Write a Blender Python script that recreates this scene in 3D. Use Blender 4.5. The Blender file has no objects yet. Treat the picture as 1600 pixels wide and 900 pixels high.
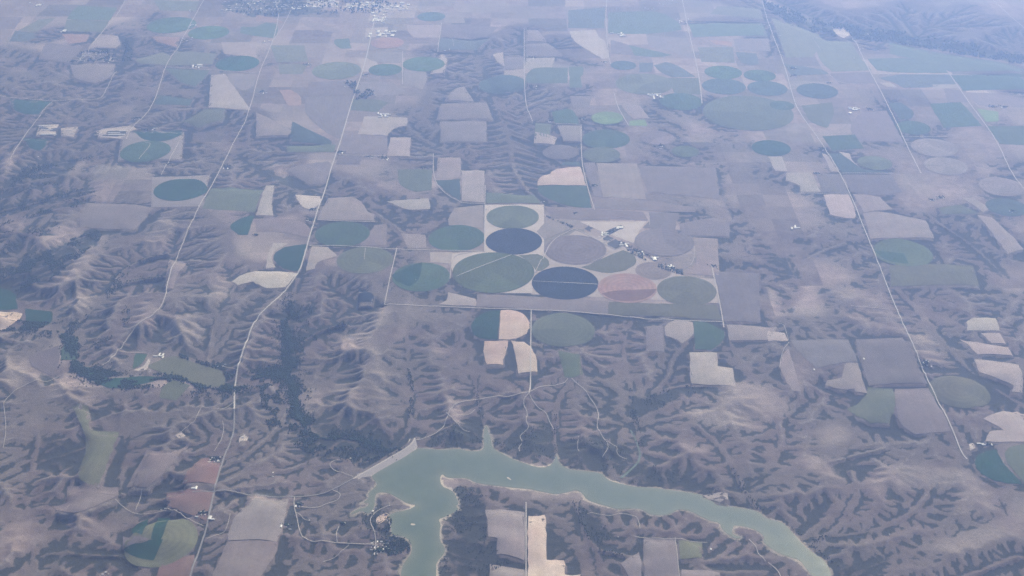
import bpy, math, time, random
import numpy as np
from mathutils.geometry import delaunay_2d_cdt
from mathutils import Vector
T0 = time.time()
# ------------------------------------------------------------------ camera, sky, sun, exposure
SC = bpy.context.scene
COL = SC.collection
H = 8900.0                       # metres above the plateau
FPX, PITCH = 2043.0, math.radians(30.0)
cam_d = bpy.data.cameras.new('camera'); cam = bpy.data.objects.new('camera', cam_d); COL.objects.link(cam)
cam_d.sensor_width = 36.0; cam_d.lens = 36.0*FPX/1600.0
cam_d.clip_start = 10.0; cam_d.clip_end = 400000.0
cam.location = (0, 0, H); cam.rotation_euler = (math.radians(90)-PITCH, 0, 0)
SC.camera = cam
SUN_ELEV, SUN_AZ = math.radians(35), math.radians(22)      # azimuth clockwise from the view direction (+Y)
world = bpy.data.worlds.new('World'); SC.world = world; world.use_nodes = True
wn = world.node_tree; sky = wn.nodes.new('ShaderNodeTexSky'); sky.sky_type = 'NISHITA'; sky.sun_disc = False
sky.sun_elevation = SUN_ELEV; sky.sun_rotation = SUN_AZ
wn.links.new(sky.outputs[0], wn.nodes['Background'].inputs[0]); wn.nodes['Background'].inputs[1].default_value = 0.08
sun_d = bpy.data.lights.new('sun', 'SUN'); sun_d.energy = 5.0; sun_d.angle = math.radians(0.53); sun_d.color = (1.0, 0.985, 0.97)
sun = bpy.data.objects.new('sun', sun_d); COL.objects.link(sun)
sd = Vector((math.sin(SUN_AZ)*math.cos(SUN_ELEV), math.cos(SUN_AZ)*math.cos(SUN_ELEV), math.sin(SUN_ELEV)))
sun.rotation_euler = sd.to_track_quat('Z', 'Y').to_euler(); sun.location = (0, 0, 20000)
SC.view_settings.view_transform = 'Standard'; SC.view_settings.look = 'None'
SC.view_settings.gamma = 1.0; SC.view_settings.use_curve_mapping = False
SC.view_settings.exposure = 0.72
SC.cycles.denoising_prefilter = 'NONE'; SC.render.filter_size = 1.2; SC.cycles.sample_clamp_direct = 2.0; SC.cycles.sample_clamp_indirect = .5
SC.cycles.volume_bounces = 1; SC.cycles.max_bounces = 4; SC.cycles.diffuse_bounces = 1
HAZE_DENSITY, HAZE_COLOR, HAZE_G = 4.1e-5, (0.345, 0.505, 1.0, 1), 0.75
# ------------------------------------------------------------------ helpers: photo pixels (1600 x 900) to ground points
CP, SP = math.cos(PITCH), math.sin(PITCH)
def ground(px, py, z=0.0):
    u = (np.asarray(px, float)-800)/FPX; v = (np.asarray(py, float)-450)/FPX
    dy = CP - v*SP; dz = -SP - v*CP
    t = (np.asarray(z, float)-H)/dz
    return u*t, dy*t
def poly_ground(pts, z=0.0):
    a = np.array(pts, float); x, y = ground(a[:, 0], a[:, 1], z); return np.stack([x, y], 1)
def densify(p, step, closed=False):
    out = []; n = len(p)
    for i in range(n if closed else n-1):
        a, b = p[i], p[(i+1) % n]; k = max(1, int(np.ceil(np.hypot(*(b-a))/step)))
        for j in range(k): out.append(a+(b-a)*j/k)
    if not closed: out.append(p[-1])
    return np.array(out)
def smooth_line(p, it=2, closed=False):
    p = np.asarray(p, float)
    for _ in range(it):
        if closed:
            q = np.roll(p, -1, 0); r = np.empty((2*len(p), 2)); r[0::2] = .75*p+.25*q; r[1::2] = .25*p+.75*q; p = r
        else:
            q = np.empty((2*(len(p)-1)+2, 2)); q[0] = p[0]; q[-1] = p[-1]
            q[1:-1:2] = .75*p[:-1]+.25*p[1:]; q[2:-1:2] = .25*p[:-1]+.75*p[1:]; p = q
    return p
def soften(p):                                                  # rounds the gentle bends of an outline, keeps its sharp corners
    p = np.asarray(p, float)
    for _ in range(2):
        out = []; n = len(p)
        for i in range(n):
            a, b, c = p[i-1], p[i], p[(i+1) % n]; u, v = b-a, c-b; cs = (u@v)/(np.hypot(*u)*np.hypot(*v)+1e-9)
            if cs > .62: out += [b-.25*u, b+.25*v]
            else: out.append(b)
        p = np.array(out)
    return p
# ------------------------------------------------------------------ the drawn map: everything below is in photo pixels, cast onto the ground
VS, ZL = 1.45, -87.0     # lake level
LAKE = [(650,702),(656,700),(666,701),(690,703),(717,701),(732,705),(752,705),(757,697),(755,685),(757,670),(760,664),(763,674),(767,685),(769,700),(785,709),(800,717),(815,722),(837,730),(857,730),(866,720),(870,710),(873,724),(890,734),(905,735),(940,739),(947,747),(955,752),(970,756),(995,761),(1022,762),(1040,765),(1072,769),(1097,773),(1098,778),(1112,782),(1122,789),(1160,794),(1185,799),(1197,811),(1220,815),(1232,825),(1242,837),(1257,854),(1272,865),(1287,875),(1297,890),(1300,912),(1306,945),(1318,985),(1322,1020),(1314,1032),(1306,1015),(1298,980),(1288,945),(1270,902),(1261,890),(1250,875),(1235,871),(1220,866),(1205,857),(1192,847),(1195,837),(1175,825),(1152,821),(1147,821),(1143,830),(1145,835),(1160,840),(1150,842),(1137,835),(1127,825),(1125,817),(1110,814),(1095,807),(1080,799),(1060,795),(1050,802),(1042,805),(1017,805),(1005,797),(995,794),(975,796),(960,795),(945,790),(930,786),(917,781),(910,771),(900,765),(887,769),(868,773),(855,770),(840,767),(827,764),(800,762),(785,760),(757,757),(742,754),(730,747),(710,747),(697,746),(691,740),(687,747),(690,760),(704,765),(711,772),(714,780),(717,787),(712,791),(718,796),(704,803),(695,808),(685,811),(689,820),(687,828),(687,845),(695,855),(695,864),(681,880),(682,890),(680,915),(676,945),(668,985),(664,1020),(652,1040),(640,1015),(630,980),(622,945),(626,915),(627,887),(637,872),(643,865),(644,850),(635,840),(625,837),(612,836),(610,825),(610,812),(607,806),(617,800),(637,797),(652,789),(637,787),(625,780),(607,770),(590,769),(586,775),(585,792),(580,800),(574,803),(565,797),(550,804),(548,802),(560,795),(574,792),(577,785),(566,786),(577,778),(575,770),(585,762),(590,756),(582,747),(581,742)]
# streams and dry washes: points, height at the first and last point, half width of the floor (m)
WASH = [
 ([(612,705),(575,692),(540,684),(505,688),(480,672),(462,645),(464,618),(455,598),(444,586),(425,585),(400,590),(385,602),(370,606),(330,609),(300,600),(275,588),(240,594),(200,598),(165,592),(135,580),(115,570),(110,548),(100,520),(60,508),(20,515),(-60,532)],-82,-106,75),
 ([(466,435),(455,468),(456,492),(445,511),(452,536),(456,553),(458,572),(444,586)],-12,-93,18),
 ([(540,503),(501,515),(478,530),(459,545)],-20,-80,8), ([(484,472),(478,490),(456,497)],-15,-66,8),
 ([(618,486),(633,515),(639,543),(637,574),(645,596),(643,620),(642,650),(640,668),(625,690),(612,705)],-10,-82,10),
 ([(735,560),(742,600),(750,640),(757,668)],-25,-60,8), ([(880,610),(868,640),(866,680),(869,712)],-22,-60,8),
 ([(985,505),(972,545),(982,590),(992,640),(998,680),(1001,705),(993,722),(972,740)],-25,-60,14),
 ([(1105,602),(1060,602),(1025,615),(992,650)],-18,-52,8), ([(1075,535),(1050,560),(1045,590),(1015,618)],-12,-42,8),
 ([(1060,650),(1010,660),(996,672)],-22,-55,8),
 ([(1090,665),(1130,700),(1150,740),(1165,770),(1190,801)],-18,-60,10), ([(1130,506),(1148,552),(1180,592),(1200,625),(1228,680),(1205,735),(1163,765)],-8,-56,10),
 ([(1330,735),(1345,775),(1322,800),(1318,815),(1290,838),(1262,852)],-20,-60,10), ([(1460,745),(1440,790),(1385,825),(1330,835),(1290,838)],-18,-57,8),
 ([(1560,815),(1490,845),(1420,862),(1360,885),(1325,905),(1302,925)],-18,-60,10), ([(1590,870),(1500,905),(1420,930),(1330,950)],-20,-60,10), ([(1380,700),(1300,720),(1230,745),(1170,768)],-18,-54,8),
 ([(990,870),(960,863),(935,860),(915,835),(907,805),(896,782)],-28,-60,8), ([(1060,900),(990,905),(940,895),(934,866)],-30,-50,6), ([(820,830),(760,815),(720,820),(700,806)],-32,-60,6), ([(860,890),(780,878),(720,872),(696,860)],-30,-60,6),
 ([(30,595),(52,640),(60,690),(50,735),(42,770),(45,820),(55,870),(62,940)],-52,-92,16),
 ([(250,878),(190,868),(140,868),(100,862),(56,872)],-42,-90,8), ([(180,680),(130,700),(90,715),(56,722)],-45,-75,6), ([(190,770),(120,790),(80,785),(44,790)],-45,-80,6),
 ([(290,640),(215,655),(190,690),(192,740),(186,790),(150,830),(120,866)],-50,-85,8),
 ([(127,298),(60,315),(0,330),(-80,345)],-15,-80,10), ([(135,318),(60,332),(0,352),(-80,372)],-15,-80,10), ([(175,240),(110,252),(60,262),(20,285),(-80,312)],-10,-72,14),
 ([(175,352),(120,372),(80,400),(40,420),(0,440),(-60,455)],-12,-92,16), ([(112,405),(60,432),(20,446)],-15,-88,8),
 ([(262,395),(225,402),(185,425),(172,455),(140,490),(105,515)],-14,-100,10), ([(255,430),(200,440),(176,452)],-20,-80,6),
 ([(372,440),(345,480),(330,520),(325,560),(320,604)],-12,-98,8), ([(430,455),(370,500),(340,545),(327,560)],-15,-85,6), ([(205,470),(190,510),(150,540),(118,560)],-22,-100,6),
 ([(370,720),(410,690),(440,660),(455,620)],-45,-88,8), ([(400,740),(450,735),(500,715),(530,690)],-46,-84,8), ([(555,770),(530,775),(490,780),(470,760),(480,720),(500,690)],-50,-84,6),
 ([(848,320),(826,300),(806,272),(799,250),(796,215),(783,180),(772,155),(755,110),(735,60)],-6,-52,30), ([(882,258),(852,240),(815,225),(797,216)],-8,-36,10), ([(690,200),(720,175),(745,150),(765,130)],-6,-44,10),
 ([(655,388),(632,366),(600,340),(560,318),(520,305),(470,292),(425,275),(380,250),(345,230),(300,200)],-6,-44,14), ([(640,385),(612,352),(600,340)],-6,-22,6),
 ([(1150,250),(1195,325),(1225,395),(1245,440),(1280,490),(1310,515),(1345,530)],-5,-34,14), ([(1130,395),(1190,400),(1226,402)],-6,-20,6), ([(1320,380),(1275,395),(1240,420)],-6,-22,6), ([(1150,430),(1205,425),(1242,432)],-6,-22,6),
 ([(1345,530),(1370,575),(1345,635),(1310,690),(1330,735)],-34,-46,8),
 ([(1395,445),(1440,490),(1470,530),(1510,575),(1550,605),(1600,635),(1680,665)],-8,-60,20), ([(1540,540),(1500,550),(1482,540)],-8,-36,6), ([(1590,560),(1540,575),(1516,582)],-8,-40,6),
 ([(1380,290),(1425,308),(1460,345),(1500,370),(1550,410),(1600,470),(1680,530)],-6,-46,20),
 ([(320,110),(240,150),(190,180),(130,200)],-8,-40,12), ([(0,110),(60,120),(120,130),(160,150)],-10,-36,10), ([(150,60),(200,60),(205,85),(185,110)],-8,-40,16),
 ([(1180,-6),(1260,32),(1330,52),(1400,62),(1500,82),(1640,104)],-50,-70,260),
]
# the feathered gullies: many short side washes left and right of one long one
SCRUB = [[(655,700),(700,640),(860,605),(1000,600),(1090,650),(1200,690),(1240,760),(1200,800),(1000,755),(860,722),(760,700)], [(1180,790),(1300,740),(1450,800),(1600,840),(1620,920),(1300,920),(1250,850)], [(690,745),(800,765),(960,800),(1130,825),(1260,905),(910,905),(830,800),(760,790),(755,905),(685,905)], [(560,755),(600,790),(640,860),(620,905),(440,905),(450,850)], [(60,640),(120,650),(130,740),(60,740)]]
NW_ = len(WASH)
for _k in range(15):
    _y = 172+_k*9.2; _x = 783+(_y-172)*.20 if _y < 260 else 800+(_y-260)*.62; _l = 18+_k*1.7+(_k*37 % 11); _j = (_k*53 % 7)-3
    WASH.append(([(_x+_l*1.3, _y+11+_j*.4), (_x+_l*.6, _y+5+_j*.5), (_x, _y-1)], -3, -30, 6))
    if _y < 262 and _k > 1: WASH.append(([(_x-_l*1.3, _y+5-_j*.4), (_x-_l*.6, _y+4-_j*.3), (_x, _y-1)], -3, -28, 6))
# dry pale grass on ridge tops and flats; dark brushy slopes (ground cover, soft edged)
PALE = [
 [(130,320),(150,330),(120,385),(95,388),(52,385),(82,355),(92,332),(83,318)], [(160,360),(172,365),(155,388),(140,410),(110,438),(78,450),(92,425),(112,402),(140,380)], [(125,247),(135,250),(115,283),(97,272)],
 [(150,255),(235,262),(245,290),(235,318),(140,316),(140,280)], [(5,335),(40,345),(30,365),(0,350)], [(255,330),(275,335),(262,372),(248,405),(225,380),(240,350)], [(0,245),(25,245),(15,265),(0,268)],
 [(82,592),(120,584),(165,605),(136,635),(140,675),(117,675),(110,635),(78,615)], [(0,545),(40,560),(75,585),(40,600),(0,605)], [(215,470),(250,480),(235,520),(200,510)], [(330,430),(362,440),(358,470),(330,470)],
 [(601,477),(612,485),(600,500),(585,515),(560,548),(520,555),(525,530),(565,515),(580,500)], [(575,528),(592,560),(605,600),(608,640),(596,640),(585,590),(572,550)], [(480,598),(505,605),(500,640),(470,650)],
 [(660,545),(690,540),(705,552),(680,560)], [(1290,445),(1350,450),(1387,467),(1405,497),(1375,500),(1340,485),(1307,467)], [(1300,473),(1365,505),(1407,500),(1417,525),(1350,522)], [(1425,520),(1455,523),(1465,550),(1485,567),(1440,567)],
 [(1170,465),(1210,450),(1225,490),(1205,500)], [(1370,730),(1460,725),(1530,740),(1540,760),(1470,760),(1400,765),(1360,750)], [(1500,765),(1560,760),(1555,800),(1500,800)], [(1440,850),(1540,820),(1600,790),(1620,830),(1540,850),(1500,870)], [(1345,745),(1375,750),(1390,790),(1370,780)],
 [(1240,720),(1280,710),(1320,745),(1310,760)], [(1060,640),(1150,640),(1200,670),(1120,670)], [(0,820),(50,815),(60,850),(0,880)], [(100,760),(140,790),(175,835),(110,825)], [(255,500),(300,490),(320,520),(300,540),(260,530)],
 [(420,250),(455,262),(450,290),(430,285)], [(1090,300),(1130,310),(1150,350),(1110,350)], [(1120,590),(1200,600),(1240,640),(1200,660),(1130,630)], [(1180,215),(1240,245),(1240,262),(1190,250)], [(520,600),(560,600),(560,640),(520,640)],
 [(60,130),(110,105),(112,120),(80,135)], [(700,620),(730,640),(720,690),(690,680)], [(1240,560),(1260,575),(1250,615),(1235,600)],
 [(390,760),(445,778),(430,840),(370,845)], [(100,470),(140,455),(145,480),(110,490)], [(1060,690),(1110,700),(1100,715),(1060,705)], [(1460,260),(1500,262),(1490,285),(1440,282)],
]
BRUSH = [
 [(0,285),(60,250),(120,250),(115,280),(50,300),(0,320)], [(0,365),(90,345),(95,360),(30,390),(0,400)], [(0,415),(50,405),(120,370),(165,355),(150,385),(110,410),(80,440),(20,470),(0,470)], [(40,395),(100,390),(120,400),(60,440),(20,440)],
 [(430,490),(470,470),(490,480),(480,520),(530,500),(540,510),(480,540),(460,580),(400,590),(440,560)], [(0,320),(140,292),(150,300),(60,325),(0,335)], [(0,335),(130,308),(160,305),(90,328),(0,345)],
 [(690,770),(720,757),(760,775),(760,840),(700,830),(690,800)], [(690,850),(740,830),(800,875),(760,905),(685,900)], [(570,795),(600,790),(650,850),(600,845),(560,825)], [(480,650),(560,670),(640,670),(660,690),(560,735),(500,700)],
 [(650,690),(750,650),(760,700),(660,700)], [(770,690),(860,660),(870,720),(800,712)], [(870,690),(930,680),(990,700),(960,735),(880,730)], [(980,720),(1060,735),(1150,780),(1090,770),(980,755)], [(900,780),(930,790),(960,850),(930,860),(905,820)],
 [(1195,790),(1260,840),(1320,890),(1300,880),(1240,830)], [(1300,880),(1400,870),(1350,905),(1300,905)], [(980,620),(1080,600),(1090,615),(1010,650),(980,660)], [(740,150),(765,148),(772,160),(745,165)], [(830,215),(870,240),(880,260),(840,250)],
 [(1180,395),(1240,400),(1250,440),(1200,430)], [(1500,570),(1600,640),(1600,660),(1520,620)], [(1460,350),(1520,365),(1600,450),(1540,420)], [(610,300),(690,320),(700,350),(620,350)], [(360,235),(420,270),(500,300),(480,305),(400,280)],
 [(60,840),(150,850),(240,880),(200,900),(60,890)], [(60,680),(130,690),(120,745),(60,740)], [(350,570),(370,580),(370,620),(340,612)], [(1190,0),(1290,35),(1400,50),(1600,88),(1600,102),(1400,68),(1280,55),(1200,18)], [(345,0),(500,0),(510,22),(400,28),(350,15)],
 [(190,55),(205,60),(215,85),(190,110),(180,100)], [(455,690),(540,680),(640,680),(560,720),(470,720)],
]
# cover colours: word used in the label, base colour
TONE = {'teal':('teal green',(0.043,0.086,0.045)),'deep':('deep teal',(0.024,0.060,0.039)),'green':('green',(0.070,0.098,0.047)),'dull':('dull green',(0.098,0.115,0.071)),'olive':('olive',(0.112,0.116,0.070)),
 'navy':('dark navy',(.024,.034,.048)),'blue':('blue green',(0.046,0.076,0.066)),'lime':('lime green',(0.160,0.240,0.100)),'pale':('pale tan',(0.360,0.310,0.290)),'cream':('cream',(0.450,0.395,0.370)),'peach':('peach',(0.470,0.365,0.315)),
 'tan':('tan',(0.270,0.228,0.212)),'grey':('greyish',(0.235,0.208,0.205)),'brown':('brown',(0.170,0.135,0.126)),'mauve':('mauve brown',(0.165,0.138,0.142)),'red':('reddish brown',(0.170,0.109,0.098)),'salmon':('salmon pink',(0.300,0.200,0.174)),'orange':('orange',(0.300,0.212,0.178)),'slate':('slate grey',(0.134,0.117,0.119))}
# ('c', x, y, half width, tone) is a round pivot field; ('p', tone, points) any other parcel
FIELDS = [
('c',268,39,38,'teal'),('c',326,51,32,'teal'),('c',371,99,34,'deep'),('c',227,236,39,'teal'),('c',282,296,42.5,'deep'),('c',674,26,22,'blue'),('c',605,67,26,'salmon'),('c',662,100,33,'teal'),('c',602,109,26,'teal'),('c',526,110,38,'dull'),
('c',785,130,37,'blue'),('c',974,102,20,'blue'),('c',1007,131,45,'dull'),('c',1064,158,33,'teal'),('c',949,184,25,'lime'),('c',947,217,37,'teal'),('c',940,241,29,'dull'),('c',1027,215,27,'mauve'),('c',1131,135,34,'blue'),('c',1130,113,29,'teal'),('c',1187,118,25,'teal'),('c',1199,138,31,'blue'),
('c',1169,176,70,'dull'),('c',1071,236,21,'green'),('c',1205,231,30,'deep'),('c',876,236,28,'slate'),('c',1277,142,32,'blue'),('c',1222,165,19,'teal'),('c',1427,199,26,'teal'),('c',1460,230,35,'grey'),('c',1478,259,33,'grey'),('c',1565,291,34,'grey'),('c',1573,323,31,'blue'),('c',1367,254,26,'dull'),('c',1411,394,44,'green'),
('c',535,365,43,'teal'),('c',570,406,44,'dull'),('c',658,432,45,'teal'),('c',713.5,372,44,'teal'),('c',801,339,41,'dull'),('c',803,377,44,'navy'),('c',771,425,64,'green'),('c',899,390,48.5,'mauve'),('c',883,442,52,'navy'),('c',980,450,46,'salmon'),('c',1073,454,46,'olive'),('c',1021,423,28,'brown'),('c',1038,378,46,'mauve'),('c',880,514,49,'dull'),('c',251,843,58,'olive'),('c',1500,608,42,'olive'),
# far rows
('p','teal',[(122,9),(183,12),(172,32),(104,30),(110,20)]),('p','green',[(104,31),(171,33),(160,50),(100,49)]),('p','blue',[(23,48),(54,51),(54,60),(38,65),(15,65)]),('p','teal',[(258,107),(327,110),(322,120),(305,135),(282,130)]),('p','deep',[(16,155),(82,159),(60,179),(38,180),(20,172)]),
('p','deep',[(208,204),(236,206),(284,203),(287,210),(270,218),(245,222),(222,218)]),('p','deep',[(35,215),(73,218),(72,230),(62,236),(47,233)]),('p','pale',[(330,118),(352,116),(392,172),(326,168)]),('p','pale',[(155,54),(184,56),(190,70),(180,75),(138,74)]),('p','salmon',[(97,53),(140,54),(135,65),(107,69)]),
('p','dull',[(88,28),(62,30),(28,48),(58,50)]),('p','mauve',[(0,26),(36,27),(22,46),(0,46)]),('p','mauve',[(72,66),(130,74),(108,98),(60,92)]),('p','blue',[(245,148),(300,155),(305,150),(296,165),(240,164)]),('p','grey',[(110,101),(180,100),(176,120),(150,130),(115,125)]),('p','dull',[(210,92),(255,82),(268,86),(262,102),(215,100)]),
('p','pale',[(345,66),(400,66),(400,90),(350,84)]),('p','dull',[(275,80),(338,84),(332,100),(262,102)]),('p','dull',[(240,0),(312,2),(305,18),(250,16)]),('p','grey',[(355,115),(400,115),(398,135),(380,142),(358,130)]),('p','salmon',[(236,57),(282,58),(276,74),(245,66)]),('p','dull',[(320,170),(352,170),(350,188),(310,200),(285,190)]),('p','tan',[(0,46),(22,47),(5,70),(0,72)]),
('p','teal',[(400,42),(415,35),(433,38),(435,50),(428,60),(402,57),(376,52),(376,42)]),('p','teal',[(520,67),(525,61),(545,60),(549,76),(532,76)]),('p','dull',[(435,100),(482,100),(472,116),(437,116)]),('p','dull',[(422,71),(475,71),(482,96),(432,97)]),('p','grey',[(575,82),(628,82),(628,98),(595,99),(572,92)]),('p','tan',[(631,110),(665,112),(668,125),(660,140),(630,130)]),
('p','orange',[(437,141),(452,140),(472,150),(470,165),(450,165)]),('p','salmon',[(400,23),(437,30),(443,36),(400,33)]),('p','tan',[(465,29),(505,38),(536,47),(535,53),(482,45)]),('p','pale',[(636,39),(689,39),(686,59),(646,59),(636,49)]),('p','blue',[(686,60),(765,60),(745,78),(685,80)]),('p','mauve',[(691,38),(780,42),(760,58),(688,58)]),('p','tan',[(690,20),(722,20),(727,36),(695,36)]),
('p','tan',[(710,138),(725,135),(741,159),(695,158)]),('p','brown',[(690,162),(760,160),(770,187),(682,187)]),('p','pale',[(570,182),(637,184),(636,196),(615,200),(605,212),(559,210)]),('p','tan',[(400,175),(427,188),(457,205),(450,212),(400,213)]),('p','blue',[(457,190),(487,205),(520,220),(517,226),(452,222)]),('p','mauve',[(477,152),(550,150),(535,217),(520,215),(475,180)]),
('p','dull',[(550,155),(590,155),(607,160),(590,175),(547,172)]),('p','mauve',[(688,190),(760,189),(760,222),(688,222)]),('p','grey',[(560,128),(612,128),(640,146),(600,150),(556,148)]),('p','mauve',[(482,128),(545,126),(540,148),(482,148)]),('p','pale',[(770,85),(786,81),(788,104),(775,95)]),('p','pale',[(788,110),(818,110),(818,120),(788,118)]),('p','mauve',[(788,88),(818,88),(818,108),(788,108)]),('p','mauve',[(538,210),(605,213),(606,240),(530,240)]),
('p','cream',[(890,49),(930,47),(937,60),(947,64),(951,91),(941,92),(895,65)]),('p','tan',[(820,47),(840,47),(854,66),(820,65)]),('p','pale',[(822,91),(867,90),(862,106),(820,107)]),('p','teal',[(821,120),(827,110),(840,105),(887,106),(887,130),(840,131),(822,129)]),('p','teal',[(889,104),(911,104),(912,117),(906,120),(910,137),(890,137)]),('p','mauve',[(821,67),(858,68),(880,88),(821,90)]),
('p','blue',[(1022,102),(1040,97),(1057,101),(1087,120),(1050,121),(1030,112)]),('p','blue',[(999,98),(1021,98),(1019,112),(999,113)]),('p','teal',[(980,70),(1022,79),(1050,86),(1030,90),(992,87)]),('p','dull',[(1040,122),(1091,122),(1095,148),(1055,146)]),('p','teal',[(862,175),(885,170),(895,172),(904,185),(904,194),(867,192)]),('p','lime',[(984,189),(1007,187),(1012,197),(982,196)]),
('p','teal',[(950,20),(1007,17),(1035,20),(1062,35),(1065,47),(1010,54),(950,52)]),('p','blue',[(888,16),(945,12),(944,44),(888,44)]),('p','teal',[(1076,38),(1190,36),(1200,57),(1083,58)]),('p','dull',[(1120,10),(1188,12),(1194,32),(1110,22)]),('p','salmon',[(1108,63),(1142,65),(1145,72),(1120,70)]),('p','grey',[(1146,61),(1200,60),(1204,80),(1150,80)]),('p','blue',[(1150,81),(1182,84),(1186,100),(1172,102),(1155,97)]),('p','dull',[(1090,74),(1145,74),(1148,98),(1096,97)]),
('p','grey',[(871,196),(908,196),(908,222),(880,220)]),('p','mauve',[(890,150),(925,150),(920,168),(895,168)]),('p','grey',[(1010,55),(1075,60),(1085,92),(1045,80),(1013,72)]),('p','mauve',[(954,62),(985,70),(990,86),(955,84)]),('p','tan',[(968,160),(1000,165),(1015,185),(990,186),(975,172)]),('p','dull',[(837,192),(862,194),(858,215),(835,212)]),('p','pale',[(836,206),(870,215),(866,226),(834,224)]),
('p','dull',[(1252,165),(1300,160),(1305,180),(1292,200),(1265,192)]),('p','blue',[(1387,161),(1407,160),(1430,175),(1425,185),(1407,187)]),('p','blue',[(1372,122),(1407,116),(1482,116),(1495,131),(1455,137),(1412,137),(1392,127)]),('p','pale',[(1374,129),(1391,129),(1403,137),(1386,136)]),('p','pale',[(1457,132),(1495,132),(1498,138),(1457,138)]),('p','teal',[(1452,162),(1502,160),(1535,197),(1475,200)]),('p','lime',[(1527,170),(1560,175),(1560,190),(1540,190)]),
('p','green',[(1542,197),(1600,197),(1640,230),(1562,225)]),('p','mauve',[(1297,115),(1362,112),(1370,130),(1312,132)]),('p','mauve',[(1342,176),(1385,173),(1412,222),(1340,220),(1325,200)]),('p','teal',[(1355,92),(1420,90),(1470,100),(1482,114),(1405,114),(1370,110)]),('p','teal',[(1486,118),(1600,118),(1620,142),(1505,142)]),('p','dull',[(1270,60),(1330,66),(1345,92),(1362,110),(1300,112),(1280,95)]),('p','dull',[(1205,28),(1260,45),(1290,60),(1270,90),(1228,90)]),('p','grey',[(1500,144),(1560,146),(1600,155),(1600,168),(1530,165)]),('p','mauve',[(1476,138),(1500,142),(1515,160),(1480,160)]),
('p','teal',[(1285,213),(1335,210),(1350,232),(1300,236)]),('p','blue',[(1225,100),(1285,108),(1296,116),(1236,118)]),('p','teal',[(1390,66),(1470,84),(1560,96),(1600,108),(1600,116),(1484,112),(1430,92),(1390,84)]),
# middle rows
('p','dull',[(330,294),(412,297),(397,332),(315,326)]),('p','deep',[(397,337),(380,339),(360,350),(359,357),(372,367),(388,367)]),('p','deep',[(427,403),(430,395),(440,388),(455,384),(479,382),(469,423),(455,424),(440,418),(430,410)]),('p','cream',[(460,304),(500,307),(503,315),(495,324),(482,327),(472,324)]),('p','pale',[(415,290),(429,289),(424,312),(427,337),(400,336)]),('p','tan',[(512,310),(550,307),(565,315),(575,332),(585,335),(584,345),(496,344)]),
('p','mauve',[(452,262),(512,252),(520,258),(507,287),(485,289),(447,267)]),('p','brown',[(400,342),(432,341),(472,345),(486,357),(482,371),(437,362),(400,362)]),('p','pale',[(605,315),(670,310),(672,327),(640,329),(622,323)]),('p','tan',[(684,246),(720,246),(720,278),(682,279)]),('p','blue',[(678,282),(719,280),(719,314),(697,300)]),('p','pale',[(721,266),(757,267),(756,317),(722,314)]),('p','dull',[(760,301),(835,305),(845,318),(760,318)]),
('p','tan',[(700,342),(710,325),(755,320),(755,358),(745,355),(700,352)]),('p','pale',[(610,215),(642,215),(640,244),(605,243)]),('p','dull',[(622,265),(675,265),(675,297),(650,300),(622,290)]),('p','slate',[(530,244),(565,244),(562,257),(525,257)]),('p','dull',[(448,228),(525,226),(522,238),(450,238)]),('p','brown',[(585,352),(605,350),(603,384),(562,384),(577,365)]),('p','tan',[(625,365),(664,367),(666,387),(638,388)]),('p','pale',[(672,394),(706,394),(704,412),(672,410)]),
('p','mauve',[(135,317),(207,319),(240,325),(210,360),(125,355),(125,335)]),('p','tan',[(265,405),(292,411),(287,420),(277,425),(270,452),(255,452)]),('p','cream',[(362,440),(375,430),(396,424),(430,424),(466,427),(446,449),(420,452),(405,446),(395,440),(372,446)]),('p','pale',[(427,380),(452,380),(428,392),(424,405),(430,418),(415,421),(418,398)]),('p','pale',[(487,385),(512,386),(527,400),(495,410),(492,420),(478,424)]),
('p','peach',[(839,284),(848,274),(860,272),(862,267),(880,262),(907,261),(916,290),(840,290)]),('p','teal',[(840,291),(916,291),(925,325),(892,324),(860,312),(842,302)]),('p','blue',[(880,253),(905,253),(907,260),(876,259)]),('p','mauve',[(911,254),(930,254),(941,307),(928,307)]),('p','tan',[(932,255),(995,256),(1010,312),(942,308)]),('p','mauve',[(997,259),(1118,262),(1125,312),(1012,300)]),('p','brown',[(929,310),(1012,313),(1090,325),(1085,332),(1012,330),(929,326)]),
('p','brown',[(850,322),(930,327),(1005,331),(1013,345),(970,342),(905,344),(862,340)]),('p','tan',[(838,362),(852,347),(880,343),(906,346),(896,356),(852,374)]),('p','olive',[(910,418),(950,400),(973,391),(988,396),(995,405),(993,414),(975,424),(945,428)]),('p','olive',[(811,399),(840,397),(857,405),(859,415),(847,423),(838,423),(828,410)]),('p','tan',[(1083,371),(1121,373),(1124,432),(1070,428),(1092,408)]),('p','slate',[(1014,332),(1060,333),(1056,350),(1055,362),(1003,356),(1016,345)]),('p','mauve',[(1062,350),(1110,340),(1140,345),(1140,370),(1062,368)]),('p','slate',[(1116,424),(1186,427),(1188,505),(1132,503)]),
('p','cream',[(1032,366),(1043,362),(1057,368),(1055,373),(1044,372)]),('p','pale',[(1200,245),(1222,245),(1231,268),(1211,267)]),('p','pale',[(1229,270),(1268,270),(1282,300),(1251,300),(1250,290),(1228,282)]),('p','slate',[(1275,272),(1312,272),(1325,302),(1285,301)]),('p','cream',[(1287,304),(1326,304),(1338,335),(1335,341),(1317,341),(1297,335)]),('p','slate',[(1316,273),(1390,273),(1410,300),(1375,307),(1330,300)]),('p','tan',[(1332,303),(1375,308),(1395,327),(1350,332)]),
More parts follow.
